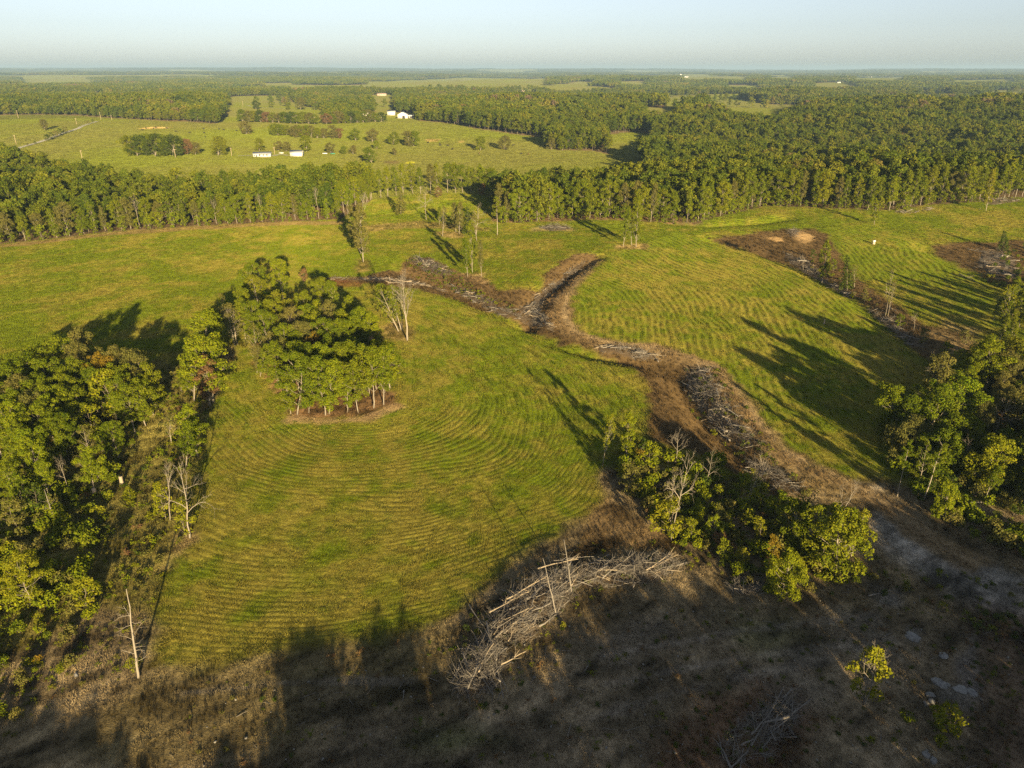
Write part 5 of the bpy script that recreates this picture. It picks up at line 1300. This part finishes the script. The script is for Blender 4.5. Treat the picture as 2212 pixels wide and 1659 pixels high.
def building(xy, w, d, hw, hr, rz, label, wall='wall_white', roof='roof_grey', along_x=True, doors=(), windows=(), porch=0.0, name='farm_building', sub=''):
    root = empty(name, (xy[0], xy[1], Z(*xy) - .1), rz)
    mb = MB(); mb.box((0, 0, hw / 2), (w, d, hw))
    if along_x:
        for s in (-1, 1): mb.add([(s * w / 2, -d / 2, hw), (s * w / 2, 0, hw), (s * w / 2, d / 2, hw), (s * w / 2, 0, hw + hr)], [[0, 1, 2, 3]])
    else:
        for s in (-1, 1): mb.add([(-w / 2, s * d / 2, hw), (0, s * d / 2, hw), (w / 2, s * d / 2, hw), (0, s * d / 2, hw + hr)], [[0, 1, 2, 3]])
    new('wall', mb.mesh('wall', [M[wall]]), root)
    for s in (-1, 1):
        mb = MB(); ov = .45; t = .12
        if along_x:
            e = hr * ov / (d / 2)
            a = np.array([(-w / 2 - ov, s * (d / 2 + ov), hw - e + .02), (w / 2 + ov, s * (d / 2 + ov), hw - e + .02), (w / 2 + ov, 0, hw + hr + .02), (-w / 2 - ov, 0, hw + hr + .02)])
        else:
            e = hr * ov / (w / 2)
            a = np.array([(s * (w / 2 + ov), -d / 2 - ov, hw - e + .02), (s * (w / 2 + ov), d / 2 + ov, hw - e + .02), (0, d / 2 + ov, hw + hr + .02), (0, -d / 2 - ov, hw + hr + .02)])
        mb.add(np.vstack([a, a + (0, 0, t)]), [[0, 1, 2, 3], [4, 5, 6, 7], [0, 1, 5, 4], [1, 2, 6, 5], [2, 3, 7, 6], [3, 0, 4, 7]])
        new('roof', mb.mesh('roof', [M[roof]]), root)
    for (x, dw, dh) in doors:
        mb = MB(); mb.box((x, -d / 2 - .03, dh / 2 + .05), (dw, .08, dh)); new('door', mb.mesh('door', [M['dark']]), root)
    for (x, z, ww, wh) in windows:
        f = MB(); f.box((x, -d / 2 - .03, z), (ww + .2, .07, wh + .2)); fo = new('window', f.mesh('window', [M['trim']]), root)
        g = MB(); g.box((x, -d / 2 - .06, z), (ww, .06, wh)); new('pane', g.mesh('pane', [M['glass']]), fo)
    if porch:
        mb = MB(); y0 = -d / 2
        mb.box((w * .15, y0 - porch / 2, hw - .25), (w * .62, porch, .12)); new('porch_roof', mb.mesh('porch_roof', [M[roof]]), root)
        for k in range(4):
            p = MB(); p.box((w * (-.14 + .19 * k), y0 - porch + .1, hw / 2 - .2), (.14, .14, hw - .3)); new('porch_post', p.mesh('porch_post', [M['trim']]), root)
        p = MB(); p.box((w * .15, y0 - porch + .05, .55), (w * .6, .06, .9)); new('porch_rail', p.mesh('porch_rail', [M['pinkish']]), root)
    tag(root, label, 'house' if 'house' in label else ('barn' if 'barn' in label else 'building'))
    return root
def site(pl, pr, py):
    A, B = G(pl, py), G(pr, py); v = B - A
    return (A + B) / 2, np.hypot(*v), math.atan2(v[1], v[0])
c, w, a = site(546, 583, 339); building(c + np.array([0, 4]), w, 7.5, 3.0, 1.5, a + R(3), 'long white farmhouse with grey metal roof and a railed porch', doors=[(-w * .3, 1.0, 2.1)], windows=[(-w * .42, 1.6, 1.0, 1.1), (-w * .12, 1.6, 1.2, 1.1), (w * .1, 1.6, 1.2, 1.1), (w * .3, 1.6, 1.2, 1.1)], porch=2.2, name='farmhouse')
c, w, a = site(627, 652, 338); building(c + np.array([0, 4]), w, 8, 4.0, 1.8, a - R(8), 'white shed with a grey metal roof beside the farmhouse', name='shed')
c, w, a = site(837, 853, 249); building(c + np.array([0, 5]), w, 12, 6.0, 2.2, a, 'plain white barn left of the gable-fronted one', roof='roof_white', name='barn')
c, w, a = site(859, 880, 256); b_ = building(c + np.array([0, 8]), w, 20, 6.0, 4.0, a, 'white gable-fronted barn with a dark door opening', roof='roof_white', along_x=False, doors=[(w * .12, 4.5, 4.5)], name='barn')
mb = MB(); mb.box((w / 2 + 4.5, 2, 2.4), (8.6, 16, 4.8)); new('lean_to', mb.mesh('lean_to', [M['wall_white']]), b_)
mb = MB(); mb.box((w / 2 + 4.5, 2, 5.0), (9.4, 17, .3)); new('lean_to_roof', mb.mesh('lean_to_roof', [M['roof_white']]), b_)
for k in range(3):
    mb = MB(); mb.box((w / 2 + 1.8 + 2.7 * k, -6.05, 2.0), (2.0, .1, 3.6)); new('bay_opening', mb.mesh('bay', [M['dark']]), b_)
c, w, a = site(785, 803, 250); building(c + np.array([0, 4]), w, 10, 4.0, 3.0, a, 'pale house half hidden behind the hedge row left of the barns', roof='roof_white', windows=[(-4, 2, 1.5, 1.5), (3, 2, 1.5, 1.5)], name='farmhouse')
c, w, a = site(814, 834, 207); building(c + np.array([0, 5]), w, 12, 5.5, 3.0, a, 'long pinkish brick house on the ridge with a row of windows', 'wall_pink', 'roof_brown', windows=[(w * q, 3.6, 2.0, 1.8) for q in (-.38, -.2, -.02, .16, .34)], name='farmhouse')
for pl, pr, py, hw, lab in [(739,748,174.5,9,'left white shed of the far farm on the horizon'), (749,757,174.5,10,'right white shed of the far farm on the horizon'), (771,777,174,9,'pinkish far house right of the far white sheds'),
                            (1472,1486,167,9,'far white farm shed on the horizon right of centre'), (1870,1884,166.5,10,'long white poultry barn on the right horizon'), (1912,1921,166.5,9,'second long white barn on the right horizon'),
                            (1808,1814,179.5,7,'small white house on the far sloping field'), (2087,2106,205,7,'white farm building in the clearing at the right'), (1124,1133,199,7,'small reddish house far left of the valley')]:
    c, w, a = site(pl, pr, py); building(c, max(8, w), 14, hw * .7, hw * .3, a, lab, 'wall_pink' if 'ish' in lab else 'wall_white', 'roof_white' if 'ish' not in lab else 'roof_brown', doors=[(0, 4, hw * .5)])
c_, w, a = site(1468, 1471.5, 166.5); mb = MB(); mb.tube([(0, 0, -1), (0, 0, 22)], [w / 2, w / 2], 6); r_ = empty('silo', (c_[0], c_[1], Z(*c_))); new('wall', mb.mesh('silo', [M['wall_white']], True), r_)
mb = MB(); mb.tube([(0, 0, 22), (0, 0, 25), (0, 0, 26.5)], [w / 2 + .2, w / 3, .3], 6); new('dome', mb.mesh('dome', [M['roof_white']], True), r_); tag(r_, 'white silo beside the far farm shed on the horizon', 'silo')

# farmyard vehicles and clutter
def car(px, py, rz, paint_, label, van=False):
    xy = G(px, py); root = empty('parked_car', (xy[0], xy[1], Z(*xy)), rz)
    mb = MB(); mb.box((0, 0, .75), (4.6, 1.8, .7)); new('body', mb.mesh('body', [M[paint_]]), root)
    mb = MB(); zt = 1.1; V = [(-1.7, -.85, zt), (1.2, -.85, zt), (1.2, .85, zt), (-1.7, .85, zt), (-1.3, -.7, 1.75), (.6, -.7, 1.75), (.6, .7, 1.75), (-1.3, .7, 1.75)]
    mb.add(V, [[4, 5, 6, 7], [0, 1, 5, 4], [1, 2, 6, 5], [2, 3, 7, 6], [3, 0, 4, 7]]); new('cabin', mb.mesh('cabin', [M['glass']]), root)
    for x in (-1.4, 1.4):
        for y in (-.9, .9):
            mb = MB(); mb.tube([(x, y - .12, .35), (x, y + .12, .35)], [.35, .35], 6); new('wheel', mb.mesh('wheel', [M['tyre']]), root)
    tag(root, label, 'car')
car(608, 332, 0, 'white', 'white vehicle parked between the farmhouse and the shed')
car(590.5 + 43, 331.5, .3, 'car_dark', 'dark car parked by the left wall of the white shed')
car(702, 333, .1, 'white', 'white boat-like trailer parked right of the shed')
car(719, 333.5, .1, 'green_paint', 'low green trailer right of the white one')

# utility poles
def pole(b, t, label):
    xy = G(*b); H, _ = top_h(xy, *t, cap=14); H = max(7, H)
    root = empty('utility_pole', (xy[0], xy[1], Z(*xy)))
    mb = MB(); mb.tube([(0, 0, -.5), (0, 0, H * .5), (0, 0, H)], [.22, .18, .14], 6); new('shaft', mb.mesh('shaft', [M['pole']], True), root)
    mb = MB(); mb.box((0, 0, H - .5), (2.2, .14, .16)); new('crossarm', mb.mesh('arm', [M['pole']]), root)
    for x in (-.95, 0, .95):
        mb = MB(); mb.box((x, 0, H - .32 + (.4 if x == 0 else 0)), (.12, .12, .24)); new('insulator', mb.mesh('insulator', [M['trim']]), root)
    tag(root, label, 'pole', 'utility poles in the pasture')
for b, t, lab in [((705,930),(690,845),'nearest utility pole in front of the far left wood belt'), ((1498,908),(1485,835),'utility pole before the dense pasture copse'), ((1977,895),(1970,825),'utility pole left of the long white farmhouse'), ((140,795),(120,715),'utility pole at the near end of the gravel road'),
                  ((655,625),(640,570),'utility pole beside the gravel road bushes'), ((862,585),(850,520),'utility pole where the road meets the wood'), ((158,575),(140,505),'leftmost utility pole at the wood edge'), ((955,590),(945,555),'short pole on the wood edge right of the road'), ((1047,560),(1037,500),'utility pole among pale trunks at the wood edge'),
                  ((1870,388),(1863,340),'utility pole by the upper road bend'), ((2073,472),(2065,425),'utility pole alone in the upper pasture')]:
    pole(z1(b), z1(t), lab)
pole(z2((160,880)), z2((152,818)), 'utility pole between the farmhouse and the shed')

# cattle
def cow_mesh():
    mb = MB()
    mb.tube([(-1.15, 0, 1.05), (-1.0, 0, 1.05), (-.5, 0, 1.0), (.2, 0, 1.0), (.75, 0, 1.08), (1.05, 0, 1.15)], [.22, .38, .44, .45, .42, .26], 8)
    mb.tube([(.85, 0, 1.2), (1.25, 0, 1.3), (1.5, 0, 1.2), (1.75, 0, 1.0)], [.26, .19, .18, .10], 6)
    for x in (-.85, .75):
        for y in (-.24, .24): mb.tube([(x, y, 1.0), (x + .04, y, .55), (x, y, 0)], [.15, .09, .075], 4)
    mb.tube([(-1.15, 0, 1.2), (-1.28, 0, .8), (-1.25, 0, .4)], [.04, .03, .05], 4)
    for y in (-.2, .2): mb.tube([(1.35, y * .6, 1.38), (1.33, y * 1.6, 1.36)], [.05, .02], 4)
    return mb.mesh('cow', [M['black']], True)
COW = cow_mesh()
cw = [(z1(p), l) for p, l in [((1215,676),'first black cow left of the hay line'),((1245,661),'black cow at the left end of the hay line'),((1310,663),'black cow below the middle of the hay line'),((1328,655),'black cow feeding at the hay line'),((1425,661),'black cow at the right end of the hay line'),((1496,689),'left of two black cows standing close together'),((1510,687),'right of two black cows standing close together'),((1737,665),'black cow on the pasture brow'),((1617,700),'black cow alone above the copse'),((1742,700),'upper black cow of a vertical pair in the pasture'),((1751,735),'lower black cow of a vertical pair in the pasture'),((1867,669),'small black cow far out on the pasture brow'),((1907,675),'black cow left of the olive round tree'),((2017,681),'black cow just beside the olive round tree')]]
cw += [(z2(p), l) for p, l in [((1468,786),'leftmost black cow of the right pasture'),((1570,793),'upper black cow in the middle of the right pasture'),((1572,807),'black cow just below the upper one in the right pasture'),((1637,810),'black cow left of the two round pasture trees'),((1675,841),'black cow low in the right pasture'),((1905,876),'brown cow lying low below the round pasture tree'),((2140,843),'black cow under the right round pasture tree')]]
cw += [(z3(p), l) for p, l in [((12,808),'black cow right of the two round pasture trees'),((78,880),'black cow near the right wood belt'),((138,883),'brown cow near the right wood belt')]]
for k, (p, l) in enumerate(cw):
    xy = G(*p); o = new('cow', COW, None, (xy[0], xy[1], Z(*xy)), (0, 0, k * 2.4), (1.1,) * 3)
    if 'brown' in l: set_mat(o, M['brownhide'])
    tag(o, l, 'cow', 'cattle in the far pasture')

# gravel road and tracks
M['gravel'] = plain_mat('gravel', (.52, .48, .42), .9, .15, .6)
def road(pts, w, label):
    P = GP(pts); out = []
    L_ = np.r_[0, np.cumsum(np.hypot(*np.diff(P, axis=0).T))]; n = max(12, int(L_[-1] / 6))
    s = np.linspace(0, L_[-1], n); C = np.stack([np.interp(s, L_, P[:, 0]), np.interp(s, L_, P[:, 1])], 1)
    t = np.gradient(C, axis=0); t /= np.linalg.norm(t, axis=1)[:, None]; nn = np.stack([-t[:, 1], t[:, 0]], 1)
    V = []
    for k in (-1, 1):
        q = C + nn * w / 2 * k; V.append(np.column_stack([q, terrain(q[:, 0], q[:, 1]) + .22]))
    V = np.vstack(V); i = np.arange(n - 1)
    tag(new('gravel_road', fast_mesh('road', V, np.stack([i, i + 1, n + i + 1, n + i], 1), [M['gravel']])), label, None, None, 'structure')
road([(30,324),(46,318),(94,304),(130,290),(168,278),(182,271),(210,262)], 5.0, 'pale gravel road along the left pasture')
road([(451,220),(470,214),(489,209),(500,207)], 9.0, 'white gravel road bending into the upper pasture')
road([(451,220),(490,225),(542,230),(614,235),(640,236)], 2.5, 'thin farm track across the upper pasture')
road([(515,337),(535,336),(546,336)], 4.0, 'short drive to the farmhouse')
road([(586,337),(605,334),(626,336)], 4.0, 'farmyard drive between house and shed')

# low weeds and seedlings in the rough ground: one mass
def weed(seed):
    rng = np.random.default_rng(seed); mb = MB()
    cen = [(rng.normal(0, .35), rng.normal(0, .35), rng.uniform(.15, .6)) for k in range(6)]
    lv = leaf_quads(mb, rng, np.array(cen), rng.uniform(.2, .4, 6), 260, .17, .9, lo=-1)
    return mb, lv
wm = []
for k in range(6):
    mb, lv = weed(800 + k); wm.append(mb.mesh('weed_%d' % k, [M[('leaf_bright', 'leaf_green', 'leaf_olive', 'leaf_dark', 'leaf_yellow', 'leaf_rust')[k]]], attrs={'lv': ('FLOAT', lv)}))
for k in range(5):
    tm, lm, lv = make_shrub(830 + k, 2.4, 2.4) if k < 3 else make_oak(830 + k, 6.5, 4.2, .12, 60, .36, 10, .8, 0, 4, .07)
    wm.append(joined(tm, lm, lv, 'weed_%d' % (6 + k), M[('leaf_bright', 'leaf_green', 'leaf_olive', 'leaf_green', 'leaf_bright')[k]], M['bark']))
WEED = proto_coll('weed', wm)
rwd = np.random.default_rng(88); wp, wv = [], []
for poly, sp, pr, big_ in [([(-100,1000),(200,1060),(215,1300),(160,1480),(0,1620),(-100,1560)], 1.35, [.30, .26, .16, .14, .12, .02], 0.24),
                     ([(200,1060),(300,1000),(430,900),(428,1120),(330,1300),(310,1480),(150,1480),(210,1300)], 1.7, [.10, .14, .56, .06, .12, .02], 0),
                     ([(330,800),(470,770),(450,890),(430,1000),(340,1000)], 1.8, [.2, .2, .35, .1, .13, .02], 0.05),
                     ([(1310,985),(1480,1000),(1640,1060),(1800,1150),(1830,1260),(1690,1300),(1560,1260),(1440,1160)], 1.5, [.25, .3, .12, .2, .1, .03], 0.34),
                     ([(970,1400),(1100,1240),(1250,1170),(1480,1170),(1500,1240),(1270,1300),(1160,1430),(1080,1540),(980,1520)], 2.0, [.15, .35, .2, .27, .01, .02], 0),
                     ([(1400,1640),(1500,1510),(1650,1470),(1770,1560),(1740,1680),(1400,1680)], 1.3, [.02, .1, .1, .3, .0, .48], 0),
                     ([(1480,790),(1560,800),(1660,960),(1760,1080),(1650,1050),(1500,900)], 2.4, [.05, .25, .25, .4, .03, .02], 0),
                     ([(880,560),(960,575),(1060,640),(1140,690),(1060,670),(960,625),(880,590)], 2.2, [.2, .3, .2, .2, .05, .05], 0),
                     ([(1920,1000),(2060,1090),(2230,1140),(2300,1240),(2100,1160),(1980,1080)], 1.5, [.2, .35, .12, .28, .03, .02], 0.42),
                     ([(1930,960),(2060,850),(2160,800),(2330,830),(2330,1120),(2150,1090),(1960,1030)], 2.2, [.15, .35, .15, .3, .03, .02], 0.55),
                     ([(0,860),(300,880),(300,980),(240,1080),(0,1040)], 2.6, [.15, .35, .15, .3, .03, .02], 0.4),
                     ([(420,1480),(640,1420),(960,1380),(1250,1330),(1700,1310),(1900,1200),(2212,1260),(2212,1660),(380,1660)], 2.6, [.02, .22, .36, .24, .0, .16], 0),
                     ([(2080,1320),(2230,1340),(2230,1660),(2100,1660)], 1.5, [.02, .15, .05, .4, .0, .38], 0)]:
    for xy in fill(poly, sp, rwd):
        if rwd.random() < .75: wp.append(xy); wv.append(int(rwd.choice(6, p=pr)) if rwd.random() > big_ else int(rwd.integers(6, 9)))
for q in sap: wp.append((q[0], q[1])); wv.append(int(rwd.integers(9, 11)))
wp = np.array(wp)
scatter('undergrowth', 'low mixed green and brown weeds over the rough ground', 'weeds', np.column_stack([wp, terrain(wp[:, 0], wp[:, 1]) - .05]), np.repeat(np.where(np.hypot(wp[:, 0], wp[:, 1]) < 112, rwd.uniform(.25, .9, len(wp)), rwd.uniform(.5, 1.5, len(wp)))[:, None], 3, 1), rwd.random(len(wp)) * 6.283, np.array(wv), WEED)
print('weeds', len(wp), 'feet', len(FEET))

# loose stones and sticks on the shaded bare ground: one mass
rst = np.random.default_rng(89)
bits = []
for k in range(3):
    mb = MB(); V = np.random.default_rng(850 + k).normal(0, .11, (6, 3))
    mb.box((0, 0, .04), (.24, .16, .12), 0, k); bits.append(mb.mesh('stone_bit_%d' % k, [M['stone_pale']]))
for k in range(3):
    mb = MB(); mb.tube(wavy((-.7, 0, .05), (.7, .1, .08), np.random.default_rng(860 + k), 4, .06), [.03, .035, .03, .015], 4); bits.append(mb.mesh('stick_bit_%d' % k, [M['wood_grey']]))
BITS = proto_coll('ground_bits', bits)
bp_ = np.array([xy for xy in fill([(480,1500),(960,1400),(1250,1330),(1560,1300),(1900,1150),(2212,1230),(2212,1660),(300,1660)], 1.5, rst) if rst.random() < .3])
scatter('stones_and_sticks', 'small stones and sticks strewn over the shaded foreground', 'stones', np.column_stack([bp_, terrain(bp_[:, 0], bp_[:, 1])]), np.repeat(rst.uniform(.4, 1.5, len(bp_))[:, None], 3, 1), rst.random(len(bp_)) * 6.283, rst.integers(0, 6, len(bp_)), BITS)
# ------------------------------------------------------------------ the wood as one mass behind the single trees
rw = np.random.default_rng(91)
def clear_of(x, y, feet, r):
    if not len(feet): return np.ones(len(x), bool)
    ok = np.ones(len(x), bool); F_ = np.array(feet)
    for i in range(0, len(x), 4000):
        d2 = (x[i:i + 4000, None] - F_[None, :, 0]) ** 2 + (y[i:i + 4000, None] - F_[None, :, 1]) ** 2
        ok[i:i + 4000] = d2.min(1) > r * r
    return ok
mfan = lambda x, y: (np.abs(x) < 0.80 * y + 60)
P_, S_, R_, V_ = [], [], [], []
x, y = jgrid(-1000, 1000, 330, 1150, 6.6, rw, mfan)
k = in_forest(x, y); x, y = x[k], y[k]; k = clear_of(x, y, W_TAKEN, 4.6); x, y = x[k], y[k]
k = (fbm(x, y, 26, 96, 2) > .24) & (rw.random(len(x)) < .95); x, y = x[k], y[k]
hh = np.clip(17 + 9 * (fbm(x, y, 60, 95, 2) - .5) * 2 + rw.normal(0, 2.4, len(x)), 8, 24) / 16
P_.append(np.column_stack([x, y, terrain(x, y) - .2])); S_.append(np.column_stack([hh * rw.uniform(.75, 1.45, len(x)), hh * rw.uniform(.75, 1.45, len(x)), hh])); V_.append(rw.integers(0, 6, len(x))); R_.append(rw.random(len(x)) * 6.283)
scatter('woodland', 'dense green broadleaf woodland filling the middle distance behind the fields', 'woodland', np.vstack(P_), np.vstack(S_), cat_(R_), cat_(V_), MIDS)
n1_ = len(x)
x, y = jgrid(-2300, 2300, 1150, 2800, 8.6, rw, mfan)
k = in_forest(x, y); k |= (rw.random(len(x)) < .05 * (fbm(x, y, 140, 97, 2) > .58) * (y > 1700)); x, y = x[k], y[k]
k = fbm(x, y, 34, 96, 2) > .26; x, y = x[k], y[k]
hh = np.clip(17 + 10 * (fbm(x, y, 90, 95, 2) - .5) * 2 + rw.normal(0, 2.6, len(x)), 8, 25) / 16
scatter('far_woodland', 'far woods stretching over the low hills', 'woodland', np.column_stack([x, y, terrain(x, y) - .2]), np.column_stack([hh * rw.uniform(.8, 1.5, len(x)), hh * rw.uniform(.8, 1.5, len(x)), hh]), rw.random(len(x)) * 6.283, rw.integers(0, 4, len(x)), FARS)
n2_ = len(x)
P_, S_, R_, V_ = [], [], [], []
for y0, y1, s, sc in ((2800, 6500, 42, 1.0), (6500, 14000, 120, 2.6), (14000, 26000, 300, 6.0)):
    x, y = jgrid(-.85 * y1, .85 * y1, y0, y1, s, rw, mfan)
    k = in_forest(x, y); x, y = x[k], y[k]
    zs = rw.uniform(.85, 1.35, len(x))
    P_.append(np.column_stack([x, y, terrain(x, y) - 1.0])); S_.append(np.column_stack([np.full(len(x), sc), np.full(len(x), sc), zs])); V_.append(rw.integers(0, 4, len(x))); R_.append(rw.random(len(x)) * 6.283)
scatter('horizon_woodland', 'hazy blue-green woods along the horizon', 'woodland', np.vstack(P_), np.vstack(S_), cat_(R_), cat_(V_), CLUMPS)
print('mass', n1_, n2_, sum(map(len, P_)))
# loose trees dotted over the farther pastures are part of the far mass; the wood at the photographer's back
rb = np.random.default_rng(93)
EDGE = GP([(-250,1500),(0,1490),(120,1530),(215,1570),(260,1640)]), GP([(380,1650),(470,1600),(560,1560),(610,1500)]), GP([(640,1375),(690,1340),(720,1350)]), GP([(735,1450),(770,1440)]), GP([(790,1335),(835,1320),(860,1330)]), GP([(870,1430),(960,1400),(1060,1440),(1180,1400),(1250,1310),(1400,1250),(1560,1260),(1760,1230),(1880,1110),(1960,1090),(2080,1150),(2212,1170),(2400,1200)])
bx, by, bh = [], [], []
for e in EDGE:
    L_ = np.r_[0, np.cumsum(np.hypot(*np.diff(e, axis=0).T))]
    for s in np.arange(0, L_[-1], 2.3):
        p = np.array([np.interp(s, L_, e[:, 0]), np.interp(s, L_, e[:, 1])]) + rb.normal(0, 1.0, 2)
        h = rb.uniform(13, 19)
        f = p - SH * (h / math.tan(SUN_EL))
        bx.append(f[0]); by.append(f[1]); bh.append(h)
        for r_ in (1, 2, 3, 4, 5):
            g = f - SH * (7 * r_ + rb.uniform(-3, 3)) + rb.normal(0, 2.2, 2)
            bx.append(g[0]); by.append(g[1]); bh.append(rb.uniform(6, 16) - .5 * r_)
# sunlight reaches the two small trees through gaps in that wood
keep_ = np.ones(len(bx), bool); NRM = np.array([SH[1], -SH[0]])
for q, w_ in ((G(1862,1522), 1.3), (G(2050,1580), 1.2), (G(330,1600), 2.2)):
    keep_ &= np.abs((np.array(bx) - q[0]) * NRM[0] + (np.array(by) - q[1]) * NRM[1]) > w_
bx, by, bh = np.array(bx)[keep_], np.array(by)[keep_], np.array(bh)[keep_]
bx, by, bh = map(np.array, (bx, by, bh))
scatter('shadowing_wood', 'wood behind the viewpoint whose long shadows cross the foreground', 'woodland', np.column_stack([bx, by, terrain(bx, by) - .2]), np.repeat((bh / 16)[:, None], 3, 1) * np.array([1.15, 1.15, 1.0]), rb.random(len(bx)) * 6.283, rb.integers(0, 6, len(bx)), MIDS)
# ------------------------------------------------------------------ the hazy air
zlo, zhi = float(fz.min()) - 1.0, max(CAM_Z, float(fz.max())) + 28.0
hb = MB(); hb.box((0, 16500, (zlo + zhi) / 2), (84000, 44000, zhi - zlo))
print('haze', zlo, zhi, gx.min(), gx.max(), gy.min(), gy.max())
hm, nt, N, L = mat_new('hazy_air')
pv = N.new('ShaderNodeVolumePrincipled'); pv.inputs['Color'].default_value = (.36, .54, .78, 1); pv.inputs['Density'].default_value = 6.6e-5; pv.inputs['Anisotropy'].default_value = 0.0
o_ = N.new('ShaderNodeOutputMaterial'); L.new(pv.outputs[0], o_.inputs['Volume'])
tag(new('haze', hb.mesh('haze', [hm])), 'pale hazy air lying over the far country', None, None, 'stuff')
